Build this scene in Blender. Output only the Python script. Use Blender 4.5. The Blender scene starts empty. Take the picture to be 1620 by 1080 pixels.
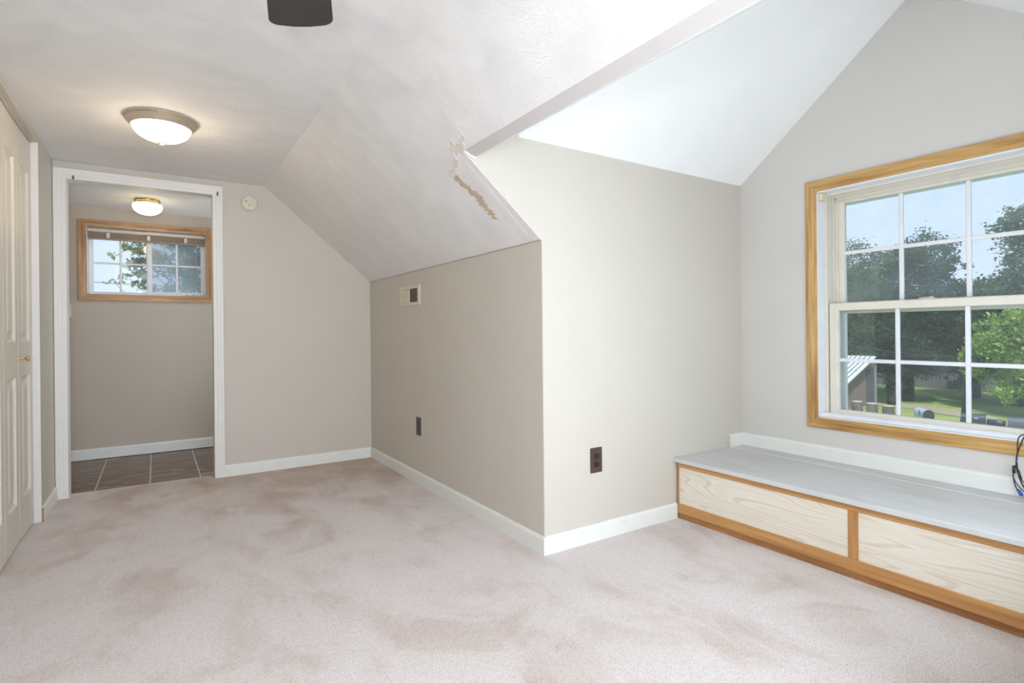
import bpy, bmesh, math, random
from mathutils import Vector, Matrix, noise
random.seed(7)
S = bpy.context.scene
COL = S.collection

# ------------------------------------------------------------------ camera, sky, sun, lights, exposure
cam_d = bpy.data.cameras.new('camera')
cam = bpy.data.objects.new('camera', cam_d); COL.objects.link(cam)
_r = Vector((0.838906, -0.544192, -0.009614)); _u = Vector((0.008388, -0.004735, 0.999954)); _f = Vector((0.544212, 0.838948, -0.000592))
_m = Matrix((_r, _u, -_f)).transposed().to_4x4(); _m.translation = Vector((0, 0, 1.04))
cam.matrix_world = _m
cam_d.sensor_width = 36; cam_d.lens = 19.315; cam_d.shift_y = -0.00979; cam_d.clip_start = 0.02; cam_d.clip_end = 500
S.camera = cam
S.view_settings.view_transform = 'Standard'; S.view_settings.look = 'None'
S.view_settings.exposure = 0.04; S.view_settings.gamma = 1.0; S.view_settings.use_curve_mapping = False

w = bpy.data.worlds.new('sky'); S.world = w; w.use_nodes = True
nt = w.node_tree; nt.nodes.clear()
wo = nt.nodes.new('ShaderNodeOutputWorld'); wb = nt.nodes.new('ShaderNodeBackground')
tc = nt.nodes.new('ShaderNodeTexCoord'); sp = nt.nodes.new('ShaderNodeSeparateXYZ'); rp = nt.nodes.new('ShaderNodeValToRGB')
nt.links.new(tc.outputs['Generated'], sp.inputs[0]); nt.links.new(sp.outputs['Z'], rp.inputs[0])
rp.color_ramp.elements[0].position = 0.0; rp.color_ramp.elements[0].color = (0.80, 0.90, 0.98, 1)
rp.color_ramp.elements[1].position = 0.7; rp.color_ramp.elements[1].color = (0.45, 0.65, 0.95, 1)
nt.links.new(rp.outputs[0], wb.inputs[0]); wb.inputs[1].default_value = 1.15
nt.links.new(wb.outputs[0], wo.inputs[0])

def light(name, kind, loc, energy, color, size=0.1, size_y=None, aim=None, spread=None):
    d = bpy.data.lights.new(name, kind); d.energy = energy; d.color = color
    if kind == 'AREA':
        d.shape = 'RECTANGLE'; d.size = size; d.size_y = size_y or size
        if spread: d.spread = spread
    elif kind == 'POINT': d.shadow_soft_size = size
    elif kind == 'SUN': d.angle = size
    o = bpy.data.objects.new(name, d); COL.objects.link(o); o.location = loc
    if aim: o.rotation_euler = (Vector(aim) - Vector(loc)).to_track_quat('-Z', 'Y').to_euler()
    return o
light('sun', 'SUN', (0, 0, 30), 6.0, (1.0, 0.95, 0.86), 0.01, aim=(9, 9, 8))
# flash near the camera, and added area lights that brighten bedroom, dormer and hall
light('rear_fill', 'AREA', (0.55, -2.05, 1.25), 90, (0.82, 0.93, 1.10), 1.7, 1.5, aim=(0.6, 2.0, 1.95))  # added cool fill behind the camera; no window is built there
light('dormer_side_fill', 'AREA', (2.0, 0.30, 1.05), 19, (0.80, 0.93, 1.08), 1.3, 1.2, aim=(2.35, 2.0, 1.55))  # added fill standing inside the dormer, brightens its walls and ceiling
light('camera_flash', 'POINT', (-0.10, 0.25, 1.24), 40, (0.83, 0.935, 1.08), 0.07)
light('hall_end_fill', 'AREA', (1.5, 5.2, 1.2), 15, (0.80, 0.92, 1.08), 0.9, 1.2, aim=(0, 5.2, 1.8))  # added cool fill at the unseen hall end, lifts the hall ceiling

# ------------------------------------------------------------------ object helpers
def put(name, verts, faces, mat, parent=None, smooth=False):
    me = bpy.data.meshes.new(name); me.from_pydata([tuple(v) for v in verts], [], faces); me.update()
    me.materials.append(mat)
    if smooth:
        for p in me.polygons: p.use_smooth = True
    o = bpy.data.objects.new(name, me); COL.objects.link(o)
    if parent is not None: o.parent = parent
    return o
def put_bm(name, bm, mat, parent=None, smooth=False):
    bmesh.ops.recalc_face_normals(bm, faces=bm.faces)
    me = bpy.data.meshes.new(name); bm.to_mesh(me); bm.free(); me.materials.append(mat)
    if smooth:
        for p in me.polygons: p.use_smooth = True
    o = bpy.data.objects.new(name, me); COL.objects.link(o)
    if parent is not None: o.parent = parent
    return o
def empty(name, loc=(0, 0, 0)):
    o = bpy.data.objects.new(name, None); COL.objects.link(o); o.location = loc; o.empty_display_size = 0.05
    return o
def under(parent, child):          # keep world placement
    child.parent = parent; child.matrix_parent_inverse = Matrix.Translation(-Vector(parent.location))
    return child
def tag(o, label, cat, group=None):
    o['label'] = label; o['category'] = cat
    if group: o['group'] = group
    return o
def struct(o): o['kind'] = 'structure'; return o
def stuff(o): o['kind'] = 'stuff'; return o

def add_box(bm, lo, hi, bev=0.0, seg=1):
    vs = [bm.verts.new((x, y, z)) for x in (lo[0], hi[0]) for y in (lo[1], hi[1]) for z in (lo[2], hi[2])]
    fs = [bm.faces.new([vs[i] for i in q]) for q in ((0,1,3,2),(4,6,7,5),(0,4,5,1),(2,3,7,6),(0,2,6,4),(1,5,7,3))]
    if bev > 0:
        es = {e for f in fs for e in f.edges}
        bmesh.ops.bevel(bm, geom=list(es), offset=bev, segments=seg, affect='EDGES', profile=0.5)
def box(name, lo, hi, mat, parent=None, bev=0.0, seg=1):
    bm = bmesh.new(); add_box(bm, lo, hi, bev, seg); return put_bm(name, bm, mat, parent)
def add_slab(bm, poly, off):
    off = Vector(off); a = [bm.verts.new(p) for p in poly]; b = [bm.verts.new(Vector(p) + off) for p in poly]
    bm.faces.new(a); bm.faces.new(b[::-1]); n = len(poly)
    for i in range(n): bm.faces.new((a[i], b[i], b[(i+1) % n], a[(i+1) % n]))
def slab(name, poly, off, mat, parent=None):
    bm = bmesh.new(); add_slab(bm, poly, off); return put_bm(name, bm, mat, parent)
def add_tube(bm, pts, rad, n=8, cap=True):
    pts = [Vector(p) for p in pts]; rings = []
    rads = rad if isinstance(rad, (list, tuple)) else [rad] * len(pts)
    prev = None
    for i, p in enumerate(pts):
        t = (pts[min(i+1, len(pts)-1)] - pts[max(i-1, 0)]).normalized()
        if prev is None:
            a = t.orthogonal().normalized()
        else:
            a = (prev - t * prev.dot(t)).normalized()
        prev = a; b = t.cross(a)
        rings.append([bm.verts.new(p + (a * math.cos(2*math.pi*k/n) + b * math.sin(2*math.pi*k/n)) * rads[i]) for k in range(n)])
    for i in range(len(rings)-1):
        for k in range(n):
            bm.faces.new((rings[i][k], rings[i][(k+1) % n], rings[i+1][(k+1) % n], rings[i+1][k]))
    if cap: bm.faces.new(rings[0][::-1]); bm.faces.new(rings[-1])
def tube(name, pts, rad, mat, parent=None, n=8):
    bm = bmesh.new(); add_tube(bm, pts, rad, n); return put_bm(name, bm, mat, parent, True)
def catmull(P, k=6):
    P = [Vector(p) for p in P]; Q = [P[0]*2-P[1]] + P + [P[-1]*2-P[-2]]; out = []
    for i in range(1, len(Q)-2):
        for j in range(k):
            t = j / k; a, b, c, d = Q[i-1], Q[i], Q[i+1], Q[i+2]
            out.append(0.5*((2*b)+(c-a)*t+(2*a-5*b+4*c-d)*t*t+(3*b-a-3*c+d)*t**3))
    return out + [P[-1]]
def add_lathe(bm, prof, centre, n=48, axis='z', close=False):
    """prof: (radius, height) pairs; height along the axis"""
    c = Vector(centre); rings = []
    for (r_, h) in prof:
        ring = []
        for k in range(n):
            a = 2*math.pi*k/n; x, y = math.cos(a)*r_, math.sin(a)*r_
            v = {'z': Vector((x, y, h)), 'y': Vector((x, h, y)), 'x': Vector((h, x, y))}[axis]
            ring.append(bm.verts.new(c + v))
        rings.append(ring)
    for i in range(len(rings)-1):
        for k in range(n): bm.faces.new((rings[i][k], rings[i][(k+1) % n], rings[i+1][(k+1) % n], rings[i+1][k]))
    bm.faces.new(rings[0]); bm.faces.new(rings[-1])
def lathe(name, prof, centre, mat, parent=None, n=48, axis='z', smooth=True):
    bm = bmesh.new(); add_lathe(bm, prof, centre, n, axis); return put_bm(name, bm, mat, parent, smooth)
def auto(o, ang=40):
    me = o.data
    for p in me.polygons: p.use_smooth = True
    me.set_sharp_from_angle(angle=math.radians(ang))
    return o

# ------------------------------------------------------------------ materials
class NT:
    def __init__(s, name):
        s.m = bpy.data.materials.new(name); s.m.use_nodes = True; s.t = s.m.node_tree; s.n = s.t.nodes; s.l = s.t.links
        s.b = s.n['Principled BSDF']
    def node(s, kind, **kw):
        x = s.n.new(kind)
        for k, v in kw.items():
            if k in x.inputs.keys(): x.inputs[k].default_value = v
            else: setattr(x, k, v)
        return x
    def coord(s, scale=(1, 1, 1), rot=(0, 0, 0)):
        t = s.node('ShaderNodeTexCoord'); mp = s.node('ShaderNodeMapping'); mp.inputs['Scale'].default_value = scale; mp.inputs['Rotation'].default_value = rot
        s.l.new(t.outputs['Object'], mp.inputs[0]); return mp.outputs[0]
    def noise(s, vec, scale, detail=4, rough=0.5, dist=0.0):
        x = s.node('ShaderNodeTexNoise'); x.inputs['Scale'].default_value = scale; x.inputs['Detail'].default_value = detail
        x.inputs['Roughness'].default_value = rough; x.inputs['Distortion'].default_value = dist
        s.l.new(vec, x.inputs['Vector']); return x.outputs['Fac']
    def ramp(s, fac, stops):
        x = s.node('ShaderNodeValToRGB'); cr = x.color_ramp
        while len(cr.elements) < len(stops): cr.elements.new(0.5)
        for e, (p, c) in zip(cr.elements, stops): e.position = p; e.color = (c + (1,)) if len(c) == 3 else c
        s.l.new(fac, x.inputs[0]); return x.outputs[0]
    def mix(s, fac, a, b, blend='MIX'):
        x = s.node('ShaderNodeMix'); x.data_type = 'RGBA'; x.blend_type = blend
        for sock, v in ((x.inputs[0], fac), (x.inputs[6], a), (x.inputs[7], b)):
            if isinstance(v, (int, float)): sock.default_value = v
            elif isinstance(v, tuple): sock.default_value = v + (1,) if len(v) == 3 else v
            else: s.l.new(v, sock)
        return x.outputs[2]
    def bump(s, h, strength=0.2, dist=0.002, prev=None):
        x = s.node('ShaderNodeBump'); x.inputs['Strength'].default_value = strength; x.inputs['Distance'].default_value = dist
        s.l.new(h, x.inputs['Height'])
        if prev is not None: s.l.new(prev, x.inputs['Normal'])
        s.l.new(x.outputs[0], s.b.inputs['Normal']); return x.outputs[0]
    def base(s, c):
        if isinstance(c, tuple): s.b.inputs['Base Color'].default_value = c + (1,)
        else: s.l.new(c, s.b.inputs['Base Color'])
    def set(s, **kw):
        for k, v in kw.items(): s.b.inputs[k.replace('_', ' ')].default_value = v
def lin(r, g, b):
    f = lambda c: (c/255/12.92) if c/255 <= 0.04045 else ((c/255+0.055)/1.055)**2.4
    return (f(r), f(g), f(b))

def plain(name, col, rough=0.5, metal=0.0, var=0.06, scale=8.0, bump=0.0):
    t = NT(name); v = t.coord(); n = t.noise(v, scale, 5)
    a = tuple(max(0, c*(1-var)) for c in col); b = tuple(min(1, c*(1+var)) for c in col)
    t.base(t.ramp(n, [(0.3, a), (0.7, b)])); t.set(Roughness=rough, Metallic=metal)
    if bump: t.bump(t.noise(v, scale*12, 4), 0.3, bump)
    return t.m

def wall_paint(name, col):
    t = NT(name); v = t.coord()
    n = t.noise(v, 2.2, 3); t.base(t.ramp(n, [(0.3, tuple(c*0.985 for c in col)), (0.7, tuple(min(1, c*1.01) for c in col))]))
    t.set(Roughness=0.62); t.b.inputs['Specular IOR Level'].default_value = 0.35
    t.bump(t.noise(v, 160, 3), 0.12, 0.0008); return t.m
WALL = wall_paint('greige_wall_paint', lin(204, 197, 185))
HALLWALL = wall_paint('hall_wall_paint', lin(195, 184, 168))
def ceiling_paint(name, col, strength):
    t = NT(name); v = t.coord()
    big = t.noise(v, 5.0, 2)
    wv = t.node('ShaderNodeVectorMath', operation='MULTIPLY_ADD')
    nz = t.node('ShaderNodeTexNoise'); nz.inputs['Scale'].default_value = 4.5; nz.inputs['Detail'].default_value = 1; t.l.new(v, nz.inputs['Vector'])
    t.l.new(nz.outputs['Color'], wv.inputs[0]); wv.inputs[1].default_value = (0.22, 0.22, 0.22); t.l.new(v, wv.inputs[2])
    mp = t.node('ShaderNodeMapping'); mp.inputs['Scale'].default_value = (75, 400, 200); mp.inputs['Rotation'].default_value = (0, 0, 0.9); t.l.new(wv.outputs[0], mp.inputs[0])
    st = t.noise(mp.outputs[0], 1.0, 3, 0.55)
    b1 = t.bump(st, strength, 0.0036)
    t.bump(t.noise(v, 75, 3), strength*0.5, 0.0015, b1)
    t.base(t.ramp(big, [(0.35, tuple(c*0.98 for c in col)), (0.7, col)]))
    t.set(Roughness=0.7); t.b.inputs['Specular IOR Level'].default_value = 0.3
    return t.m
CEIL = ceiling_paint('brushed_ceiling_paint', lin(241, 238, 234), 1.0)
CEILS = ceiling_paint('smooth_dormer_ceiling_paint', lin(246, 246, 243), 0.08)
MUD = plain('smooth_joint_compound', lin(234, 229, 225), 0.65, 0, 0.02, 6)
STAIN = plain('bare_tan_drywall_paper', lin(196, 178, 154), 0.8, 0, 0.10, 60)
STAINL = plain('pale_scraped_paint', lin(224, 215, 202), 0.8, 0, 0.08, 60)
def white_trim(name, col, tone_drop=0.10):
    t = NT(name); v = t.coord((3, 3, 3)); n = t.noise(v, 4, 4, 0.5)
    t.base(t.ramp(n, [(0.28, tuple(c*(1-tone_drop) for c in col)), (0.45, col), (1.0, tuple(min(1, c*1.03) for c in col))]))
    t.set(Roughness=0.5); t.bump(t.noise(v, 20, 4), 0.08, 0.001); return t.m
TRIM = white_trim('white_trim_paint', lin(230, 230, 224), 0.04)
CAS = white_trim('door_casing_paint', lin(230, 226, 219), 0.045)
VINYL = white_trim('white_window_vinyl', lin(232, 232, 234), 0.05)
CREAM = white_trim('cream_painted_sash', lin(226, 219, 204), 0.07)
DOORP = plain('cream_door_paint', lin(222, 216, 203), 0.42, 0, 0.015, 3)
GAPM = plain('dark_gap_shadowless_paint', lin(60, 52, 44), 0.8)

def wood(name, axis, dark, light_, scale=1.0, ring=1.0):
    t = NT(name); s = [55*scale]*3; s['xyz'.index(axis)] = 2.6*scale; v = t.coord(tuple(s))
    n1 = t.noise(v, 1.0, 6, 0.6, 0.4)
    s2 = [16*scale*ring]*3; s2['xyz'.index(axis)] = 1.1*scale; n2 = t.noise(t.coord(tuple(s2)), 1.0, 3, 0.5, 1.2)
    c1 = t.ramp(n2, [(0.3, dark), (0.52, light_), (0.62, tuple(a*0.6+b*0.4 for a, b in zip(light_, dark))), (0.75, light_)])
    c2 = t.ramp(n1, [(0.35, tuple(c*0.72 for c in light_)), (0.55, (1, 1, 1))])
    t.base(t.mix(0.55, c1, c2, 'MULTIPLY')); t.set(Roughness=0.36); t.bump(n1, 0.15, 0.0006)
    return t.m
oakd, oakl = lin(164, 122, 66), lin(206, 166, 104)
OAK = {a: wood('golden_oak_grain_' + a, a, oakd, oakl) for a in 'xyz'}
hoakd, hoakl = lin(148, 106, 66), lin(200, 156, 108)
HOAK = {a: wood('hall_oak_grain_' + a, a, hoakd, hoakl) for a in 'xyz'}
PINE = {a: wood('orange_pine_rail_' + a, a, lin(184, 132, 78), lin(204, 154, 96), 0.5) for a in 'yz'}
KICK = wood('brown_kick_board', 'y', lin(136, 90, 54), lin(176, 126, 78), 0.7)
RAW = plain('raw_sawn_wood', lin(172, 128, 92), 0.8, 0, 0.2, 60)
def panel_mat():
    t = NT('whitewashed_oak_laminate')
    n = t.noise(t.coord((1, 0.95, 9)), 1.0, 1, 0.35, 0.15)
    m1 = t.node('ShaderNodeMath', operation='MULTIPLY'); m1.inputs[1].default_value = 95; t.l.new(n, m1.inputs[0])
    m2 = t.node('ShaderNodeMath', operation='SINE'); t.l.new(m1.outputs[0], m2.inputs[0])
    m3 = t.node('ShaderNodeMath', operation='MULTIPLY_ADD'); m3.inputs[1].default_value = 0.5; m3.inputs[2].default_value = 0.5; t.l.new(m2.outputs[0], m3.inputs[0])
    a = t.ramp(m3.outputs[0], [(0.0, lin(232, 224, 209)), (0.80, lin(236, 228, 214)), (1.0, lin(222, 210, 192))])
    f = t.noise(t.coord((40, 4, 150)), 1.0, 4, 0.6); c2 = t.ramp(f, [(0.3, (0.88, 0.85, 0.81)), (0.55, (1, 1, 1))])
    t.base(t.mix(0.7, a, c2, 'MULTIPLY')); t.set(Roughness=0.45); return t.m
PANEL = panel_mat()
def bench_mat():
    t = NT('painted_grey_bench_top'); v = t.coord((1, 0.35, 1)); n = t.noise(v, 9, 6, 0.6, 0.5)
    t.base(t.ramp(n, [(0.25, lin(196, 192, 186)), (0.5, lin(206, 205, 203)), (0.8, lin(212, 212, 212))]))
    t.set(Roughness=0.5); t.bump(t.noise(t.coord((6, 1, 6)), 14, 4), 0.15, 0.0012); return t.m
BENCH = bench_mat()
def carpet_mat():
    t = NT('pink_beige_cut_pile_carpet'); v = t.coord()
    pile = t.noise(v, 210, 3, 0.7); mid = t.noise(v, 55, 4, 0.75); big = t.noise(t.coord((1, 0.8, 1)), 2.6, 4, 0.62, 0.7)
    st = t.noise(t.coord((2.2, 0.9, 1), (0, 0, 0.5)), 1.7, 3, 0.55)
    c = t.ramp(pile, [(0.32, lin(192, 174, 165)), (0.5, lin(233, 223, 218)), (0.70, lin(248, 243, 240))])
    c = t.mix(0.85, c, t.ramp(mid, [(0.32, (0.86, 0.84, 0.82)), (0.52, (1, 1, 1))]), 'MULTIPLY')
    c = t.mix(1.0, c, t.ramp(big, [(0.34, (0.85, 0.79, 0.745)), (0.47, (0.975, 0.965, 0.955)), (0.60, (1, 1, 1))]), 'MULTIPLY')
    c = t.mix(0.7, c, t.ramp(st, [(0.34, (0.86, 0.80, 0.76)), (0.46, (1, 1, 1))]), 'MULTIPLY')
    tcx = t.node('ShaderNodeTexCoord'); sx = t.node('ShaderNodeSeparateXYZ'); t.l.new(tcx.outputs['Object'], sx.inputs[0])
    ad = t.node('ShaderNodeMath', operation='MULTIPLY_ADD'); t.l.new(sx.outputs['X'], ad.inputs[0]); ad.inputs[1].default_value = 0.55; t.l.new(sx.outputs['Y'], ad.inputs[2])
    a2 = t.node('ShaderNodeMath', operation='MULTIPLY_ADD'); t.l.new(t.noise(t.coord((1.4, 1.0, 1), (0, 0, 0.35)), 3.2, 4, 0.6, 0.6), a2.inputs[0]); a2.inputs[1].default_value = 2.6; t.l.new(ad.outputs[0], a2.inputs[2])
    tone_drop = t.node('ShaderNodeMapRange'); tone_drop.interpolation_type = 'SMOOTHSTEP'; t.l.new(a2.outputs[0], tone_drop.inputs[0]); tone_drop.inputs[1].default_value = 4.9; tone_drop.inputs[2].default_value = 6.6  # browner tint growing towards the far right corner, broken up by noise
    c = t.mix(tone_drop.outputs[0], c, t.mix(1.0, c, (0.76, 0.625, 0.50), 'MULTIPLY'))
    t.base(c); t.set(Roughness=0.95); t.b.inputs['Specular IOR Level'].default_value = 0.1
    t.b.inputs['Sheen Weight'].default_value = 0.25; t.b.inputs['Sheen Roughness'].default_value = 0.6
    b1 = t.bump(mid, 0.6, 0.008); t.bump(pile, 0.8, 0.005, b1); return t.m
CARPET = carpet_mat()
def tile_mat():
    t = NT('dark_slate_look_tile'); v = t.coord((3.2, 15, 1)); n = t.noise(v, 1.3, 8, 0.68, 1.2); n2 = t.noise(t.coord((2, 5, 1)), 1.6, 4, 0.6, 0.8)
    a = t.ramp(n, [(0.3, lin(92, 80, 72)), (0.48, lin(122, 108, 98)), (0.60, lin(150, 132, 116)), (0.70, lin(196, 172, 152))])
    b = t.ramp(n2, [(0.35, (0.75, 0.72, 0.72)), (0.65, (1.1, 1.0, 0.94))]); t.base(t.mix(0.8, a, b, 'MULTIPLY'))
    t.set(Roughness=0.38); t.bump(n, 0.25, 0.003); return t.m
TILE = tile_mat()
GROUT = plain('pale_grout', lin(206, 196, 182), 0.85, 0, 0.08, 40)
BRONZE = plain('brushed_nickel', lin(204, 190, 170), 0.38, 0.65, 0.05, 20)
BRASS = plain('polished_brass', lin(206, 182, 118), 0.25, 0.85, 0.05, 20)
PLATE = plain('brown_plastic_plate', lin(78, 60, 55), 0.3, 0, 0.05, 30)
PLATED = plain('dark_brown_plastic', lin(44, 34, 30), 0.28, 0, 0.05, 30)
SLOT = plain('black_slot', lin(12, 10, 10), 0.5)
CREAMP = plain('cream_plastic', lin(214, 206, 184), 0.45, 0, 0.04, 20)
VENTW = plain('cream_vent_enamel', lin(220, 208, 184), 0.45, 0, 0.05, 40)
VENTG = plain('dusty_grey_filter', lin(176, 166, 152), 0.9, 0, 0.14, 90)
VENTD = plain('dark_dusty_filter', lin(104, 92, 80), 0.9, 0, 0.22, 90)
FANM = None
def fan_mat():
    t = NT('scratched_dark_fan_blade'); v = t.coord((4, 60, 4), (0, 0, 0.5)); n = t.noise(v, 3, 6, 0.7)
    t.base(t.ramp(n, [(0.3, lin(46, 42, 40)), (0.68, lin(62, 58, 56)), (0.80, lin(120, 116, 112))])); t.set(Roughness=0.55); return t.m
FANM = fan_mat()
CABLE = plain('black_cable_rubber', lin(46, 48, 52), 0.45, 0, 0.05, 30)
BLUE = plain('blue_plug_plastic', lin(48, 84, 190), 0.4, 0, 0.05, 30)
STEEL = plain('plug_steel', lin(190, 190, 190), 0.3, 0.9, 0.05, 30)
def glow_glass(name, col, strength):
    t = NT(name); v = t.coord(); n = t.noise(v, 9, 5, 0.6, 1.5)
    t.base((0.9, 0.88, 0.84)); t.set(Roughness=0.3)
    c = t.ramp(n, [(0.36, tuple(c*0.55 for c in col)), (0.5, col)])
    t.l.new(c, t.b.inputs['Emission Color']); t.b.inputs['Emission Strength'].default_value = strength; return t.m
LAMPG = glow_glass('lit_alabaster_glass', (1.0, 0.86, 0.66), 5.0)
LAMPH = glow_glass('lit_frosted_hall_glass', (1.0, 0.86, 0.62), 2.8)
FROST = plain('frosted_glass_shade', lin(236, 232, 224), 0.3)
def glass(name, haze, tint, streak=(2, 2, 2), rgh=0.03):
    t = NT(name); t.n.remove(t.b); out = t.n['Material Output']
    tr = t.node('ShaderNodeBsdfTransparent'); tr.inputs[0].default_value = tint + (1,)
    gl = t.node('ShaderNodeBsdfGlossy'); gl.inputs['Roughness'].default_value = rgh; gl.inputs['Color'].default_value = (0.9, 0.95, 1, 1)
    df = t.node('ShaderNodeBsdfDiffuse'); df.inputs[0].default_value = (0.72, 0.82, 0.9, 1)
    tl = t.node('ShaderNodeBsdfTranslucent'); tl.inputs[0].default_value = (0.8, 0.88, 0.95, 1)
    ad = t.node('ShaderNodeMixShader'); ad.inputs[0].default_value = 0.5; t.l.new(df.outputs[0], ad.inputs[1]); t.l.new(tl.outputs[0], ad.inputs[2])
    v = t.coord(streak); n = t.noise(v, 3, 5, 0.6); sp_ = t.noise(t.coord(), 260, 2, 0.5)
    h = t.ramp(n, [(0.3, (haze*0.7,)*3), (0.7, (haze*1.3,)*3)]); s_ = t.ramp(sp_, [(0.62, (0, 0, 0)), (0.72, (0.10, 0.10, 0.10))])
    hh = t.mix(1.0, h, s_, 'ADD')
    m1 = t.node('ShaderNodeMixShader'); t.l.new(hh, m1.inputs[0]); t.l.new(tr.outputs[0], m1.inputs[1]); t.l.new(ad.outputs[0], m1.inputs[2])
    fr = t.node('ShaderNodeFresnel'); fr.inputs['IOR'].default_value = 1.45
    m2 = t.node('ShaderNodeMixShader'); t.l.new(fr.outputs[0], m2.inputs[0]); t.l.new(m1.outputs[0], m2.inputs[1]); t.l.new(gl.outputs[0], m2.inputs[2])
    t.l.new(m2.outputs[0], out.inputs[0]); return t.m
GLASS = glass('dusty_window_glass', 0.10, (0.93, 0.96, 0.99))
GLASSLO = glass('cleaner_window_glass', 0.045, (0.90, 0.93, 0.94))
GLASSL = glass('hall_glass_clear', 0.05, (0.96, 0.98, 1.0))
GLASSR = glass('hall_glass_screened', 0.20, (0.62, 0.68, 0.74), (2, 2, 2), 0.25)
BLINDM = plain('taupe_blind_slats', lin(158, 140, 122), 0.5, 0, 0.06, 30)
BLINDW = plain('cream_blind_rail', lin(214, 200, 184), 0.45, 0, 0.04, 20)
CLEARP = plain('pale_plastic_clip', lin(214, 206, 198), 0.3)
LEAFD = plain('dead_leaf', lin(190, 140, 90), 0.8, 0, 0.3, 60)

# ------------------------------------------------------------------ room shell
HC = 2.152; XL = -0.542; YB = 4.504; XK = 1.509; YC = 2.065; YC2 = 0.211; XW = 3.022; YR = 1.138; ZH = 1.917; ZR = 2.634
XH, ZHD = 1.105, 1.807; REAR = -2.3
def zs(x): return HC - 0.8505*(x - 0.700)
LG = 'structure'
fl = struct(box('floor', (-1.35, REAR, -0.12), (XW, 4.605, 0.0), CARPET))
ce = struct(box('ceiling', (-1.35, REAR, HC), (0.700, 4.56, HC+0.1), CEIL))
bm = bmesh.new()
def slope_piece(x0, x1, y0, y1):
    add_slab(bm, [(x0, y0, zs(x0)), (x1, y0, zs(x1)), (x1, y1, zs(x1)), (x0, y1, zs(x0))], (0.05, 0, 0.06))
slope_piece(0.700, XH, REAR, 4.56); slope_piece(XH, XK+0.004, YC+0.003, 4.56); slope_piece(XH, XK+0.004, REAR, YC2-0.003)
sl = struct(put_bm('ceiling_slope', bm, CEIL))
# header soffit + the plane that rises behind it, and the two dormer ceiling planes
bm = bmesh.new(); add_slab(bm, [(XH, YC2, ZHD), (1.155, YC2, 1.788), (1.155, YC, 1.788), (XH, YC, ZHD)], (0.01, 0, 0.05))
struct(put_bm('trim_1', bm, wall_paint('soffit_paint', lin(206, 200, 196))))
bm = bmesh.new()
add_slab(bm, [(1.156, YC+0.02, 1.7885), (1.362, YC+0.02, ZH), (2.504, YR, ZR), (1.362, YC2-0.02, ZH), (1.156, YC2-0.02, 1.7885)], (-0.03, 0, 0.06))
struct(put_bm('ceiling_dormer_front', bm, CEILS))
bm = bmesh.new(); k = 0.7735
add_slab(bm, [(1.33, YC+0.05, ZH-0.05*k), (XW+0.02, YC+0.05, ZH-0.05*k), (XW+0.02, YR, ZR), (2.45, YR, ZR)], (0, 0, 0.08))
struct(put_bm('ceiling_dormer_left', bm, CEILS))
bm = bmesh.new(); add_slab(bm, [(1.33, YC2-0.05, ZH-0.05*k), (XW+0.02, YC2-0.05, ZH-0.05*k), (XW+0.02, YR, ZR), (2.45, YR, ZR)], (0, 0, 0.08))
struct(put_bm('ceiling_dormer_right', bm, CEILS))
# walls
bm = bmesh.new()   # back wall with doorway
add_slab(bm, [(-1.3, YB, 0.001), (-0.482, YB, 0.001), (-0.482, YB, 2.052), (0.356, YB, 2.052), (0.356, YB, 0.001), (XK+0.02, YB, 0.001), (XK+0.02, YB, zs(XK)+0.02), (0.70, YB, HC+0.02), (-1.3, YB, HC+0.02)], (0, 0.108, 0))
struct(put_bm('wall_back', bm, WALL))
struct(box('wall_knee', (XK, YC+0.002, 0), (XK+0.09, YB+0.05, zs(XK)), WALL))
def cheek(y, s):
    bm = bmesh.new(); add_slab(bm, [(XK+0.002, y, 0), (XW+0.05, y, 0), (XW+0.05, y, ZH+0.02), (1.362, y, ZH+0.02), (1.15, y, 1.83), (XH+0.002, y, zs(XH)+0.004), (XK+0.002, y, zs(XK)+0.004)], (0, 0.09*s, 0))
    return bm
struct(put_bm('wall_dormer_left', cheek(YC, 1), WALL)); struct(put_bm('wall_dormer_right', cheek(YC2, -1), WALL))
struct(box('wall_knee_front', (XK, REAR, 0), (XK+0.09, YC2-0.002, zs(XK)), WALL))
# dormer window wall as four pieces round the opening
WY0, WY1, WZ0, WZ1 = 0.630, 1.600, 0.557, 1.778
bm = bmesh.new(); X2 = 0.17
add_slab(bm, [(XW, YC2-0.05, 0), (XW, YC+0.05, 0), (XW, YC+0.05, ZH-0.02), (XW, YR, ZR+0.03), (XW, YR, WZ1), (XW, WY1, WZ1), (XW, WY1, WZ0), (XW, WY0, WZ0), (XW, WY0, WZ1), (XW, YR, WZ1), (XW, YR, ZR+0.03), (XW, YC2-0.05, ZH-0.02)][0:0] or [(XW, YC2-0.05, 0), (XW, YC+0.05, 0), (XW, YC+0.05, WZ0), (XW, YC2-0.05, WZ0)], (X2, 0, 0))
add_slab(bm, [(XW, WY1, WZ0), (XW, YC+0.05, WZ0), (XW, YC+0.05, WZ1), (XW, WY1, WZ1)], (X2, 0, 0))
add_slab(bm, [(XW, YC2-0.05, WZ0), (XW, WY0, WZ0), (XW, WY0, WZ1), (XW, YC2-0.05, WZ1)], (X2, 0, 0))
add_slab(bm, [(XW, YC2-0.05, WZ1), (XW, YC+0.05, WZ1), (XW, YC+0.05, ZH), (XW, YR, ZR+0.04), (XW, YC2-0.05, ZH)], (X2, 0, 0))
bmesh.ops.remove_doubles(bm, verts=bm.verts, dist=0.0005)
struct(put_bm('wall_window', bm, wall_paint('window_wall_paint', lin(212, 207, 200))))
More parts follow.
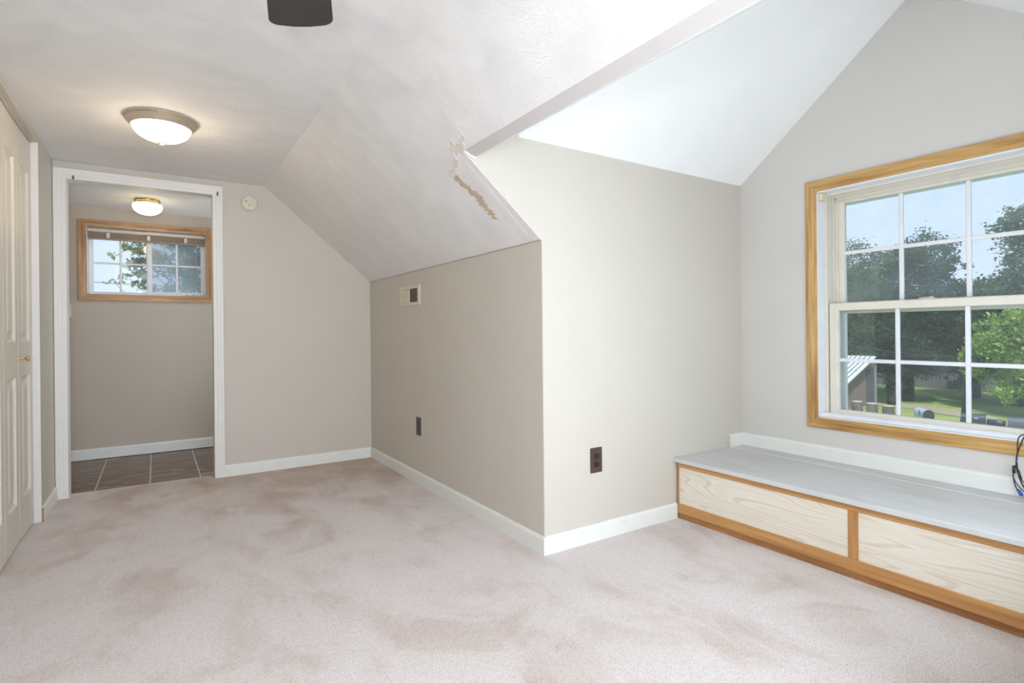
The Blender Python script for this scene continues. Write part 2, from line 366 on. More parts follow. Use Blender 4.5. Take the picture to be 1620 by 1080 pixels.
# left wall with the closet opening, its head and the closet behind
bm = bmesh.new()
add_box(bm, (XL-0.11, 4.0, 0), (XL, YB+0.001, HC+0.02)); add_box(bm, (XL-0.11, 2.78, 2.113), (XL, 4.0, HC+0.02)); add_box(bm, (XL-0.11, REAR, 0), (XL, 2.78, HC+0.02))
struct(put_bm('wall_left', bm, WALL))
struct(box('wall_closet', (-1.3, 2.6, 0), (-1.22, 4.4, HC), WALL))
struct(box('wall_rear', (-1.3, REAR-0.1, 0), (XW, REAR, HC+0.3), WALL))
# hall behind the doorway
YH = 5.81; HH = 2.12
struct(box('ceiling_hall', (-1.6, 4.60, HH), (1.9, YH+0.2, HH+0.1), CEIL))
W2 = (-0.480, 0.398, 1.385, 1.958)
bm = bmesh.new()
add_box(bm, (-1.6, YH, 0), (W2[0], YH+0.16, HH+0.02)); add_box(bm, (W2[1], YH, 0), (1.9, YH+0.16, HH+0.02))
add_box(bm, (W2[0], YH, 0), (W2[1], YH+0.16, W2[2])); add_box(bm, (W2[0], YH, W2[3]), (W2[1], YH+0.16, HH+0.02))
bmesh.ops.remove_doubles(bm, verts=bm.verts, dist=0.0005)
struct(put_bm('wall_hall_back', bm, HALLWALL))
struct(box('wall_hall_left', (-1.35, 4.60, 0), (-1.25, YH+0.1, HH), HALLWALL)); struct(box('wall_hall_right', (1.60, 4.60, 0), (1.70, YH+0.1, HH), HALLWALL))
hf = struct(box('floor_hall', (-1.6, 4.606, -0.12), (1.9, YH+0.1, -0.012), GROUT))
x = -0.353 - 0.312*3
while x < 1.5:
    box('tile', (x+0.0045, 4.600, -0.013), (x+0.3075, YH, -0.010), TILE, hf, 0.0012); x += 0.312
# roof and attic mass over the rooms, so that the sun only enters where there are windows
bm = bmesh.new(); add_slab(bm, [(-1.7, REAR-0.3, 2.9), (0.2, REAR-0.3, 3.1), (1.0, REAR-0.3, 2.75), (1.0, 6.1, 2.75), (0.2, 6.1, 3.1), (-1.7, 6.1, 2.9)], (0, 0, 0.1))
struct(put_bm('roof', bm, plain('roof_shingle', lin(90, 86, 84), 0.9)))

# ------------------------------------------------------------------ baseboards and casings
def baseboard(name, a, b, n, h=0.083, th=0.012, z0=0.0, mat=TRIM):
    """a,b: ends on the wall line (x,y); n: unit normal into the room"""
    a = Vector((a[0], a[1], 0)); b = Vector((b[0], b[1], 0)); n = Vector((n[0], n[1], 0))
    prof = [(0.0, 0), (th, 0), (th, h-0.014), (th*0.82, h-0.006), (th*0.35, h), (0, h)]
    bm = bmesh.new(); A = [bm.verts.new(a + n*p + Vector((0, 0, z0+q))) for p, q in prof]; B = [bm.verts.new(b + n*p + Vector((0, 0, z0+q))) for p, q in prof]
    bm.faces.new(A); bm.faces.new(B[::-1])
    for i in range(len(prof)): bm.faces.new((A[i], B[i], B[(i+1) % len(prof)], A[(i+1) % len(prof)]))
    return struct(put_bm(name, bm, mat))
baseboard('baseboard_back', (0.416, YB), (XK-0.001, YB), (0, -1))
baseboard('baseboard_knee', (XK, YC-0.0115), (XK, YB-0.012), (-1, 0))
baseboard('baseboard_dormer', (XK-0.0115, YC), (2.412, YC), (0, -1))
bl = baseboard('baseboard_left', (XL, 4.003), (XL, YB-0.02), (1, 0))
box('raw_end', (XL+0.0005, 4.001, 0.001), (XL+0.011, 4.0035, 0.079), RAW, bl)
baseboard('baseboard_hall', (-1.2, YH), (1.5, YH), (0, -1), 0.088, 0.014, -0.004)
baseboard('baseboard_window', (XW, YC2+0.002), (XW, YC-0.013), (-1, 0), 0.077, 0.014, 0.330)
bc = baseboard('baseboard_bench_end', (2.886, YC), (XW-0.001, YC), (0, -1), 0.077, 0.012, 0.330)
box('raw_end', (2.8845, YC-0.011, 0.331), (2.8865, YC-0.0005, 0.402), plain('chipped_white_end', lin(214, 196, 172), 0.7, 0, 0.15, 90), bc)

def mitre_frame(parent, plane, at, out, rect, width, prof, mats, names=('casing_board',)*4, sides='LRTB', mitre_bottom=True):
    """plane 'x' or 'y': wall plane at coordinate `at`; out=+1/-1 direction into the room; rect (u0,u1,z0,z1) outer; prof list of (fraction across from outer, depth)"""
    u0, u1, z0, z1 = rect
    def P(u, z, d):
        return (at + out*d, u, z) if plane == 'x' else (u, at + out*d, z)
    res = []
    for s in sides:
        bm = bmesh.new(); A = []; B = []
        for f, d in prof:
            t = f*width
            if s == 'L': a, b = (u0+t, z1-t), (u0+t, (z0+t) if mitre_bottom else z0)
            elif s == 'R': a, b = (u1-t, z1-t), (u1-t, (z0+t) if mitre_bottom else z0)
            elif s == 'T': a, b = (u0+t, z1-t), (u1-t, z1-t)
            else: a, b = (u0+t, z0+t), (u1-t, z0+t)
            A.append(bm.verts.new(P(a[0], a[1], d))); B.append(bm.verts.new(P(b[0], b[1], d)))
        bm.faces.new(A); bm.faces.new(B[::-1]); n = len(prof)
        for i in range(n): bm.faces.new((A[i], B[i], B[(i+1) % n], A[(i+1) % n]))
        res.append(put_bm(names['LRTB'.index(s)], bm, mats['LRTB'.index(s)], parent))
    return res
CPROF = [(0, 0), (0, 0.017), (0.06, 0.0185), (0.30, 0.017), (0.34, 0.0155), (0.62, 0.0135), (0.66, 0.0115), (0.96, 0.0095), (1, 0.008), (1, 0)]
OPROF = [(0, 0), (0, 0.014), (0.05, 0.016), (0.38, 0.0155), (0.44, 0.0135), (0.56, 0.0135), (0.62, 0.0115), (0.92, 0.0100), (1, 0.008), (1, 0)]

# bedroom doorway trim: three casing boards, jambs, ball catches left from a removed door
dt = struct(box('trim_2', (-0.482, YB-0.002, 2.045), (0.356, YB+0.108, 2.055), CAS)); 
mitre_frame(dt, 'y', YB, -1, (-0.539, 0.416, 0, 2.108), 0.0645, CPROF, [CAS]*4, sides='LRT', mitre_bottom=False)
box('jamb', (-0.4835, YB-0.002, 0), (-0.4745, YB+0.11, 2.046), CAS, dt); box('jamb', (0.3515, YB-0.002, 0), (0.3600, YB+0.11, 2.046), CAS, dt)
for x_ in (-0.436, 0.384):
    p = box('catch_plate', (x_-0.006, YB-0.0185, 2.036), (x_+0.006, YB-0.0150, 2.068), plain('catch_steel_%d' % (x_ > 0), lin(150, 146, 140), 0.4, 0.7), dt, 0.0008)
    box('catch_slot', (x_-0.003, YB-0.0192, 2.045), (x_+0.003, YB-0.0180, 2.059), SLOT, p)

# ------------------------------------------------------------------ bifold closet door
def leaf_mesh(y0, y1, x0, x1, parent):
    """leaf between y0 (fold at x0) and y1 (at x1); frame and two moulded panels"""
    D0, D1 = Vector((x0, y0, 0)), Vector((x1, y1, 0)); L = (D1-D0).length; t = (D1-D0)/L; n = Vector((t.y, -t.x, 0))
    if n.x < 0: n = -n
    def P(u, z, d): v = D0 + t*u + n*d; return (v.x, v.y, z)
    zt, zb = 2.102, 0.014; us = (0.001, 0.066, L-0.064, L-0.001); zsr = (zb, 0.205, 0.835, 1.010, 1.925, zt)
    def bx(bm, u0_, u1_, z0_, z1_, d0=-0.030, d1=0.0):
        add_slab(bm, [P(u0_, z0_, d1), P(u1_, z0_, d1), P(u1_, z1_, d1), P(u0_, z1_, d1)], n*(d0-d1))
    bm = bmesh.new()
    bx(bm, us[0], us[1], zb, zt); bx(bm, us[2], us[3], zb, zt)
    for a, b in ((0, 1), (2, 3), (4, 5)): bx(bm, us[1], us[2], zsr[a], zsr[b])
    bx(bm, us[1]-0.01, us[2]+0.01, zb+0.01, zt-0.01, -0.028, -0.020)
    lf = put_bm('door_leaf', bm, DOORP, parent)
    for (za, zc) in ((zsr[1], zsr[2]), (zsr[3], zsr[4])):
        rings = []; bm = bmesh.new()
        for inset, d in ((0, 0.0), (0.004, -0.004), (0.012, -0.011), (0.022, -0.0125), (0.030, -0.0115), (0.052, -0.004), (0.056, -0.003)):
            q = [P(us[1]+inset, za+inset, d), P(us[2]-inset, za+inset, d), P(us[2]-inset, zc-inset, d), P(us[1]+inset, zc-inset, d)]
            rings.append([bm.verts.new(p) for p in q])
        for i in range(len(rings)-1):
            for k_ in range(4): bm.faces.new((rings[i][k_], rings[i][(k_+1) % 4], rings[i+1][(k_+1) % 4], rings[i+1][k_]))
        bm.faces.new(rings[-1])
        put_bm('door_panel', bm, DOORP, lf)
    return lf, P
door = struct(empty('door_1', (-0.58, 3.4, 0)))
class Keep: pass
def leaf(y0, y1, x0, x1):
    lf, P = leaf_mesh(y0, y1, x0, x1, None); lf.parent = door; lf.matrix_parent_inverse = Matrix.Translation(-Vector(door.location)); return lf, P
lf1, P1 = leaf(3.668, 3.996, -0.5795, -0.5735)
leaf(3.338, 3.664, -0.5775, -0.5800); leaf(3.060, 3.334, -0.5790, -0.5775); leaf(2.785, 3.056, -0.5775, -0.5795)
for k_ in lf1.children: pass
kn = P1(0.030, 0.925, 0)
bm = bmesh.new(); add_lathe(bm, [(0.010, -0.001), (0.010, 0.003), (0.0055, 0.006), (0.0050, 0.018), (0.008, 0.024), (0.0145, 0.030), (0.0150, 0.034), (0.010, 0.037), (0.001, 0.038)], (kn[0], kn[1], kn[2]), 24, 'x')
put_bm('knob', bm, BRASS, lf1, True)
tr = struct(box('trim_3', (-0.600, 2.785, 2.106), (-0.566, 3.99, 2.1135), plain('bifold_track_metal', lin(206, 200, 190), 0.4, 0.3)))
cj = struct(box('trim_4', (-0.652, 3.9975, 0.004), (-0.541, 4.0005, 2.113), white_trim('closet_jamb_paint', lin(224, 220, 214), 0.04)))

# ------------------------------------------------------------------ slope patches and the smooth strip beside the dormer edge
def on_slope(x, y, d=0.0012): return (x - d*0.648, y, zs(x) - d*0.762)
def patch(name, pts, mat, d):
    bm = bmesh.new(); vs = [bm.verts.new(on_slope(x_, y_, d)) for x_, y_ in pts]; f = bm.faces.new(vs)
    r_ = bmesh.ops.extrude_face_region(bm, geom=[f]); 
    for v in [e for e in r_['geom'] if isinstance(e, bmesh.types.BMVert)]: v.co += Vector((0.648*d, 0, 0.762*d))
    return put_bm(name, bm, mat, sl)
def rough_strip(p0, p1, w0, w1, n=26, seed=1, j=0.4):
    random.seed(seed); A = []; B = []; p0 = Vector(p0); p1 = Vector(p1); t = (p1-p0); L = t.length; t /= L; nn = Vector((-t.y, t.x))
    for i in range(n+1):
        f = i/n; ww = (w0*(1-f)+w1*f); c = p0 + t*L*f
        A.append(c + nn*ww*(0.5+random.uniform(-j, j)*0.5)); B.append(c - nn*ww*(0.5+random.uniform(-j, j)*0.5))
    return [(v.x, v.y) for v in A + B[::-1]]
patch('joint_compound_strip', [(1.116, YC+0.004), (XK-0.004, YC+0.004)] + [(XK-0.004-(XK-1.12)*i/20, YC+0.125+0.008*math.sin(i*1.3)-0.04*(i/20)) for i in range(21)], MUD, 0.0007)
patch('compound_ridge', rough_strip((1.13, 2.108), (1.470, 2.125), 0.0022, 0.0020, 30, 3, 0.5), MUD, 0.0014)
patch('bare_patch', rough_strip((1.165, 2.268), (1.262, 2.238), 0.030, 0.052, 14, 5, 0.5), STAIN, 0.0016)
patch('bare_patch', rough_strip((1.255, 2.240), (1.375, 2.250), 0.048, 0.030, 26, 6, 0.95), STAIN, 0.0017)
patch('bare_patch', rough_strip((1.095, 2.075), (1.075, 2.14), 0.05, 0.035, 9, 8, 0.8), STAINL, 0.0018)
patch('bare_patch', rough_strip((1.06, 1.99), (1.10, 2.09), 0.012, 0.03, 8, 9, 0.8), STAINL, 0.0019)
patch('bare_patch', rough_strip((1.12, 2.15), (1.16, 2.30), 0.02, 0.008, 8, 10, 0.9), STAINL, 0.0018)
# ragged paint line where the slope meets the knee wall
bm = bmesh.new(); random.seed(4)
pts = []
for i in range(61):
    y_ = YC+0.004 + (YB-YC-0.008)*i/60; pts.append((XK-0.0015, y_, zs(XK)-0.002+0.003*noise.noise(Vector((y_*4, 0, 0)))))
add_tube(bm, pts, 0.0022, 5); put_bm('caulk_line', bm, plain('grey_caulk', lin(176, 162, 148), 0.7), sl)
# ragged plaster at the left end of the header
bm = bmesh.new(); random.seed(12)
for i in range(9):
    c = Vector((XH+0.004+0.046*i/8, YC-0.003, ZHD-0.004-0.018*i/8)); s_ = random.uniform(0.004, 0.008)
    bmesh.ops.create_icosphere(bm, subdivisions=1, radius=s_, matrix=Matrix.Translation(c))
put_bm('plaster_crumb', bm, MUD, sl)

# ------------------------------------------------------------------ dormer window
win = struct(empty('window_1', (XW, 1.115, 0.5)))
def W(o): under(win, o); return o
for o in mitre_frame(None, 'x', XW, -1, (0.571, 1.657, 0.501, 1.838), 0.0575, OPROF, [OAK['z'], OAK['z'], OAK['y'], OAK['y']]): W(o)
# jamb liner boards (returns)
W(box('jamb_board', (XW-0.006, WY1-0.006, WZ0), (3.180, WY1+0.002, WZ1), VINYL)); W(box('jamb_board', (XW-0.006, WY0-0.002, WZ0), (3.180, WY0+0.006, WZ1), VINYL))
W(box('head_board', (XW-0.006, WY0, WZ1-0.006), (3.180, WY1, WZ1+0.002), VINYL))
sb = bmesh.new(); add_slab(sb, [(XW-0.006, WY0, WZ0-0.002), (XW-0.006, WY0, WZ0+0.006), (3.045, WY0, WZ0+0.008), (3.047, WY0, WZ0+0.014), (3.088, WY0, WZ0+0.016), (3.090, WY0, WZ0+0.022), (3.19, WY0, WZ0+0.026), (3.19, WY0, WZ0-0.002)], (0, WY1-WY0, 0))
W(put_bm('sill', sb, VINYL))
FY0, FY1, FZ0, FZ1 = WY0+0.006, WY1-0.006, WZ0+0.012, WZ1-0.006
# frame stops: stepped vertical and head stops
def ring(name, x0, x1, inset, width, mat, bev=0.0015):
    y0, y1, z0, z1 = FY0+inset, FY1-inset, FZ0, FZ1-inset
    bm = bmesh.new()
    add_box(bm, (x0, y0, z0), (x1, y0+width, z1), bev); add_box(bm, (x0, y1-width, z0), (x1, y1, z1), bev); add_box(bm, (x0, y0+width, z1-width), (x1, y1-width, z1), bev)
    return W(put_bm(name, bm, mat))
ring('frame_stop', 3.082, 3.096, 0.0, 0.012, CREAM); ring('frame_stop', 3.134, 3.144, 0.0, 0.024, CREAM); ring('frame_track', 3.096, 3.134, 0.0, 0.004, CREAM); ring('frame_bead', 3.107, 3.111, 0.003, 0.006, CREAM, 0.001); ring('frame_bead', 3.120, 3.124, 0.003, 0.012, CREAM, 0.001)
ring('outer_frame', 3.172, 3.200, 0.0, 0.060, VINYL, 0.002)
def sash(name, x0, x1, y0, y1, z0, z1, st, top, bot, mat):
    bm = bmesh.new(); e = 0.003
    add_box(bm, (x0, y0, z0), (x1, y0+st, z1), e); add_box(bm, (x0, y1-st, z0), (x1, y1, z1), e)
    add_box(bm, (x0, y0+st-0.002, z0), (x1, y1-st+0.002, z0+bot), e); add_box(bm, (x0, y0+st-0.002, z1-top), (x1, y1-st+0.002, z1), e)
    add_box(bm, (x0+0.006, y0+st-0.001, z0+bot-0.001), (x1-0.004, y0+st+0.006, z1-top+0.001), 0.001); add_box(bm, (x0+0.006, y1-st-0.006, z0+bot-0.001), (x1-0.004, y1-st+0.001, z1-top+0.001), 0.001)
    s_ = W(put_bm(name, bm, mat))
    return s_, (y0+st, y1-st, z0+bot, z1-top)
def lites(s_, opening, xm, cols, rows, gm, mw=0.019, md=0.008, mat=None, yf=None):
    a, b, c, d = opening
    for i in range(1, cols):
        y_ = a + (b-a)*i/cols; m_ = box('muntin', (xm-md, y_-mw/2, c), (xm+md, y_+mw/2, d), mat or VINYL, None, 0.003); m_.parent = s_; 
    for j in range(1, rows):
        z_ = c + (d-c)*j/rows
        for i in range(cols):
            ya = a + (b-a)*i/cols + (mw/2 if i else 0); yb = a + (b-a)*(i+1)/cols - (mw/2 if i < cols-1 else 0)
            m_ = box('muntin', (xm-md, ya, z_-mw/2), (xm+md, yb, z_+mw/2), mat or VINYL, None, 0.003); m_.parent = s_
    for i in range(cols):
        for j in range(rows):
            p_ = box('pane', (xm-0.0015, a+(b-a)*i/cols, c+(d-c)*j/rows), (xm+0.0015, a+(b-a)*(i+1)/cols, c+(d-c)*(j+1)/rows), gm, None); p_.parent = s_
us_, uo = sash('upper_sash', 3.138, 3.170, FY0+0.014, FY1-0.014, 1.118, FZ1-0.006, 0.054, 0.050, 0.060, CREAM)
lites(us_, uo, 3.156, 3, 2, GLASS)
for q_, (dx, wd_) in enumerate(((0.0, 0.010), (-0.004, 0.006))):
    e_ = 0.018 + 0.018*q_
    o_ = box('sash_bead', (3.133+dx*0, FY0+0.014+e_, 1.17), (3.139, FY0+0.014+e_+wd_, uo[3]+0.05-e_), CREAM, us_, 0.0015)
    o_ = box('sash_bead', (3.133+dx*0, FY1-0.014-e_-wd_, 1.17), (3.139, FY1-0.014-e_, uo[3]+0.05-e_), CREAM, us_, 0.0015)
    o_ = box('sash_bead', (3.133+dx*0, FY0+0.014+e_, uo[3]+0.05-e_-wd_), (3.139, FY1-0.014-e_, uo[3]+0.05-e_), CREAM, us_, 0.0015)
ls_, lo = sash('lower_sash', 3.097, 3.130, FY0+0.012, FY1-0.014, FZ0+0.004, 1.174, 0.041, 0.040, 0.027, CREAM)
lites(ls_, lo, 3.116, 3, 2, GLASSLO)
# sash lock, sill ridges, curtain bracket in the corner
lk = W(box('sash_lock', (3.100, 1.088, 1.173), (3.128, 1.162, 1.178), CREAMP, None, 0.0015))
lv = lathe('lock_cam', [(0.012, 0), (0.012, 0.006), (0.006, 0.009), (0.001, 0.0095)], (3.114, 1.112, 1.178), CREAMP, None, 20); lv.parent = lk
lv2 = box('lock_lever', (3.106, 1.112, 1.179), (3.112, 1.160, 1.1845), CREAMP, None, 0.002); lv2.parent = lk
br = W(box('curtain_bracket', (3.024, WY1-0.026, WZ1-0.046), (3.062, WY1-0.007, WZ1-0.008), plain('tan_bracket', lin(226, 206, 176), 0.6), None, 0.002))
for z_ in (WZ1-0.020, WZ1-0.033):
    s_ = lathe('screw', [(0.0022, -0.0004), (0.0022, 0.0008), (0.0005, 0.0010)], (3.031, WY1-0.0262, z_), STEEL, None, 10, 'y'); s_.parent = br
for i, z_ in enumerate((0.0, 0.009)):
    W(box('sill_ridge', (3.052+0.018*i, FY0, WZ0+0.014+z_*0.3), (3.056+0.018*i, FY1, WZ0+0.021+z_*0.3), VINYL))

# ------------------------------------------------------------------ window bench
XB = 2.415
bench = empty('window_bench', (2.7, 1.138, 0)); tag(bench, 'built-in window bench with grey painted top and pale wood-grain front panels', 'bench')
def B(o): under(bench, o); return o
B(box('kick_board', (XB+0.003, YC2+0.002, 0.0), (XB+0.020, YC-0.002, 0.027), KICK, None, 0.001))
B(box('bottom_rail', (XB, YC2+0.002, 0.027), (XB+0.020, YC-0.010, 0.082), PINE['y'], None, 0.0025))
B(box('top_rail', (XB, YC2+0.002, 0.281), (XB+0.020, YC-0.010, 0.309), PINE['y'], None, 0.0025))
B(box('end_stile', (XB, YC-0.018, 0.082), (XB+0.020, YC-0.010, 0.281), PINE['z'], None, 0.001))
B(box('end_stile', (XB, YC2+0.002, 0.082), (XB+0.020, YC2+0.018, 0.281), PINE['z'], None, 0.001))
B(box('middle_stile', (XB, 1.1255, 0.082), (XB+0.020, 1.1650, 0.281), PINE['z'], None, 0.0025))
B(box('front_panel', (XB+0.006, 1.1645, 0.080), (XB+0.015, YC-0.017, 0.283), PANEL)); B(box('front_panel', (XB+0.006, YC2+0.016, 0.080), (XB+0.015, 1.126, 0.283), PANEL))
B(box('bench_top', (2.395, YC2+0.002, 0.310), (2.884, YC-0.001, 0.333), BENCH, None, 0.003, 2))
B(box('back_strip', (2.8865, YC2+0.002, 0.310), (XW-0.001, YC-0.001, 0.3335), BENCH, None, 0.002, 2))
B(box('caulk_bead', (2.8815, YC2+0.002, 0.3325), (2.889, YC-0.002, 0.3345), TRIM, None, 0.0008))
B(box('carcass', (XB+0.020, YC2+0.003, 0.0), (XW-0.003, YC-0.003, 0.309), RAW))

# ------------------------------------------------------------------ wall fittings
def outlet(name, label, centre, axis):
    c = Vector(centre); root = empty(name, centre); tag(root, label, 'outlet')
    def bx(nm, u0, u1, z0, z1, d0, d1, mat, bev, par):
        if axis == 'y': lo_, hi_ = (c.x+u0, c.y-d1, c.z+z0), (c.x+u1, c.y-d0, c.z+z1)
        else: lo_, hi_ = (c.x-d1, c.y+u0, c.z+z0), (c.x-d0, c.y+u1, c.z+z1)
        o = box(nm, lo_, hi_, mat, None, bev, 2 if bev > 0.002 else 1)
        if par is root: under(root, o)
        else: o.parent = par; 
        return o
    pl = bx('cover_plate', -0.0375, 0.0375, -0.062, 0.062, 0.0, 0.0065, PLATE, 0.003, root)
    for s in (-1, 1):
        zc = s*0.0205
        r_ = bmesh.new()
        pr = []
        for k_ in range(24):
            a = 2*math.pi*k_/24; pr.append((max(-0.0165, min(0.0165, 0.0190*math.cos(a))), max(-0.0140, min(0.0140, 0.0175*math.sin(a)))))
        if axis == 'y': poly = [(c.x+u, c.y-0.0050, c.z+zc+v) for u, v in pr]; off = (0, -0.0028, 0)
        else: poly = [(c.x-0.0050, c.y+u, c.z+zc+v) for u, v in pr]; off = (-0.0028, 0, 0)
        add_slab(r_, poly, off); soc = put_bm('socket', r_, PLATED); under(root, soc)
        for u in (-0.0065, 0.0065): bx('slot', u-0.0012, u+0.0012, zc-0.001, zc+0.0075, 0.0075, 0.0082, SLOT, 0, soc).matrix_parent_inverse = Matrix.Identity(4)
        bx('ground_hole', -0.0022, 0.0022, zc-0.0105, zc-0.006, 0.0075, 0.0082, SLOT, 0, soc)
    sc_ = lathe('screw', [(0.0022, -0.0062), (0.0022, -0.0072), (0.001, -0.0075)], c, PLATED, None, 12, axis); under(root, sc_)
    return root
outlet('wall_outlet', 'brown duplex outlet on the bright dormer side wall beside the bench', (1.828, YC, 0.397), 'y')
outlet('wall_outlet', 'narrow dark brown outlet on the knee wall below the vent', (XK, 3.508, 0.395), 'x')

vent = empty('wall_vent', (XK, 3.64, 1.295)); tag(vent, 'cream metal wall vent with one pale and one dark half, high on the knee wall', 'vent')
def V(o): under(vent, o); return o
vy0, vy1, vz0, vz1 = 3.463, 3.818, 1.226, 1.364
bm = bmesh.new(); d_ = 0.009
add_box(bm, (XK-d_, vy0, vz0), (XK, vy0+0.035, vz1), 0.002); add_box(bm, (XK-d_, vy1-0.024, vz0), (XK, vy1, vz1), 0.002)
add_box(bm, (XK-d_, vy0+0.03, vz0), (XK, vy1-0.02, vz0+0.022), 0.002); add_box(bm, (XK-d_, vy0+0.03, vz1-0.022), (XK, vy1-0.02, vz1), 0.002); add_box(bm, (XK-d_, 3.640, vz0+0.02), (XK, 3.652, vz1-0.02), 0.002)
V(put_bm('frame', bm, VENTW))
dk = V(box('dark_filter', (XK-0.003, vy0+0.03, vz0+0.02), (XK-0.0005, 3.642, vz1-0.02), VENTD)); lt = V(box('pale_filter', (XK-0.006, 3.650, vz0+0.02), (XK-0.0005, vy1-0.02, vz1-0.02), VENTG))
for par, ya, yb, x_, mt in ((dk, vy0+0.038, 3.636, XK-0.0045, VENTD), (lt, 3.658, vy1-0.028, XK-0.0075, VENTW)):
    n_ = 14
    for i in range(n_):
        y_ = ya + (yb-ya)*i/(n_-1); o = box('louvre', (x_, y_-0.0022, vz0+0.024), (x_+0.002, y_+0.0022, vz1-0.024), mt); o.parent = par; o.matrix_parent_inverse = Matrix.Identity(4)
for y_ in (vy0+0.017, vy1-0.012): V(lathe('screw', [(0.004, -d_+0.001), (0.004, -d_-0.001), (0.001, -d_-0.0018)], (XK, y_, 1.29), BRASS, None, 12, 'x'))

sd = empty('smoke_detector', (0.594, YB, 2.010)); tag(sd, 'round cream smoke detector high on the back wall beside the doorway', 'detector')
o = lathe('base', [(0.061, 0.0), (0.061, -0.008), (0.058, -0.011), (0.02, -0.011)], (0.594, YB, 2.010), CREAMP, None, 48, 'y'); auto(o); under(sd, o)
o = lathe('cover', [(0.052, -0.010), (0.0535, -0.024), (0.050, -0.029), (0.030, -0.0310), (0.001, -0.0315)], (0.594, YB, 2.010), CREAMP, None, 48, 'y'); auto(o); under(sd, o)
for (dx, dz) in ((-0.024, 0.009), (-0.003, -0.018)):
    p = lathe('sensor_hole', [(0.0042, -0.0300), (0.0042, -0.0318), (0.001, -0.0319)], (0.594+dx, YB, 2.010+dz), SLOT if dx < -0.01 else PLATE, None, 14, 'y'); under(sd, p)

sw = empty('hall_switch', (-0.614, YH, 1.240)); tag(sw, 'cream wall switch box at the left edge of the hall, partly behind the door casing', 'switch')
under(sw, box('housing', (-0.648, YH-0.030, 1.183), (-0.584, YH, 1.298), CREAMP, None, 0.003)); under(sw, box('toggle', (-0.619, YH-0.038, 1.228), (-0.611, YH-0.029, 1.250), CREAMP, None, 0.001))
under(sw, box('dark_base', (-0.644, YH-0.024, 1.1785), (-0.587, YH, 1.1830), SLOT))

# ------------------------------------------------------------------ lamps
def dome_lamp(name, label, c, R, prof_ring, prof_glass, prof_fin, metal, gl, power, warm):
    root = empty(name, c); tag(root, label, 'light')
    o = lathe('ring', prof_ring, c, metal, None, 64); auto(o, 30); under(root, o)
    o = lathe('glass_shade', prof_glass, c, gl, None, 64); under(root, o)
    if prof_fin: o = lathe('finial', prof_fin, c, metal, None, 24); under(root, o)
    l_ = light(name + '_bulb', 'POINT', (c[0], c[1], c[2]-prof_glass[-1][1]*-1 - 0.12), power, warm, 0.05); under(root, l_)
    return root
g = [(0.133*math.cos(a), -0.038-0.078*math.sin(a)) for a in [i*math.pi/2/12 for i in range(12)]] + [(0.002, -0.116)]
dome_lamp('ceiling_light', 'flush ceiling light with broad brushed metal ring and glowing alabaster bowl, in the bedroom', (0.036, 3.372, HC), 0.168,
          [(0.160, 0.0), (0.165, -0.004), (0.165, -0.008), (0.161, -0.010), (0.163, -0.013), (0.159, -0.015), (0.161, -0.018), (0.157, -0.021), (0.148, -0.033), (0.139, -0.043), (0.136, -0.046), (0.131, -0.044), (0.130, -0.02)],
          g, [(0.004, -0.112), (0.017, -0.115), (0.020, -0.120), (0.018, -0.126), (0.010, -0.131), (0.001, -0.132)], BRONZE, LAMPG, 2.8, (1.0, 0.80, 0.56))
g = [(0.085, -0.030), (0.098, -0.036), (0.103, -0.050)] + [(0.103*math.cos(a), -0.055-0.068*math.sin(a)) for a in [i*math.pi/2/10 for i in range(1, 10)]] + [(0.002, -0.123)]
hl = dome_lamp('hall_light', 'small brass-collared ceiling light with frosted bowl seen through the doorway', (-0.046, 5.285, HH), 0.09,
          [(0.088, 0), (0.090, -0.006), (0.085, -0.010), (0.090, -0.016), (0.085, -0.021), (0.089, -0.028), (0.086, -0.036), (0.07, -0.036)],
          g, None, BRASS, LAMPH, 1.2, (1.0, 0.80, 0.50))

# ceiling fan: only a blade tip shows at the top edge of the picture
fx, fy, fz = 0.178, 0.935, 1.885
fan = empty('ceiling_fan', (fx, fy, HC)); tag(fan, 'dark ceiling fan whose scratched blade tip hangs in at the top of the picture', 'fan')
def F(o): under(fan, o); return o
F(lathe('canopy', [(0.065, 0), (0.065, -0.02), (0.045, -0.05), (0.02, -0.06)], (fx, fy, HC), BRONZE, None, 32)); F(lathe('downrod', [(0.013, -0.05), (0.013, -0.16)], (fx, fy, HC), BRONZE, None, 16))
F(lathe('motor', [(0.03, -0.15), (0.10, -0.17), (0.115, -0.20), (0.115, -0.245), (0.09, -0.275), (0.05, -0.285)], (fx, fy, HC), BRONZE, None, 40))
a0 = math.radians(75.5)
for i in range(5):
    a = a0 + i*2*math.pi/5; ca, sa = math.cos(a), math.sin(a); prof = []; bm = bmesh.new()
    L0, L1, w0, w1, r_ = 0.17, 0.664, 0.058, 0.081, 0.032
    out = [(L0, -w0), (L1-r_, -w1)]
    for k_ in range(1, 8): b_ = -math.pi/2 + k_*math.pi/2/8; out.append((L1-r_+r_*math.cos(b_)+0.0, -w1+r_+r_*math.sin(b_)))
    out += [(L1+0.006, -0.02), (L1+0.006, 0.02)]
    for k_ in range(0, 8): b_ = k_*math.pi/2/8; out.append((L1-r_+r_*math.cos(b_), w1-r_+r_*math.sin(b_)))
    out += [(L1-r_, w1), (L0, w0)]
    tilt = -math.tan(math.radians(9))
    poly = [(fx + u*ca - v*sa, fy + u*sa + v*ca, fz + v*tilt) for u, v in out]
    add_slab(bm, poly, (0, 0, 0.006)); F(put_bm('blade', bm, FANM))
    bm = bmesh.new(); add_slab(bm, [(fx + u*ca - v*sa, fy + u*sa + v*ca, fz+0.007+v*tilt) for u, v in ((0.09, -0.02), (0.26, -0.03), (0.26, 0.03), (0.09, 0.02))], (0, 0, 0.006)); F(put_bm('blade_arm', bm, BRONZE))
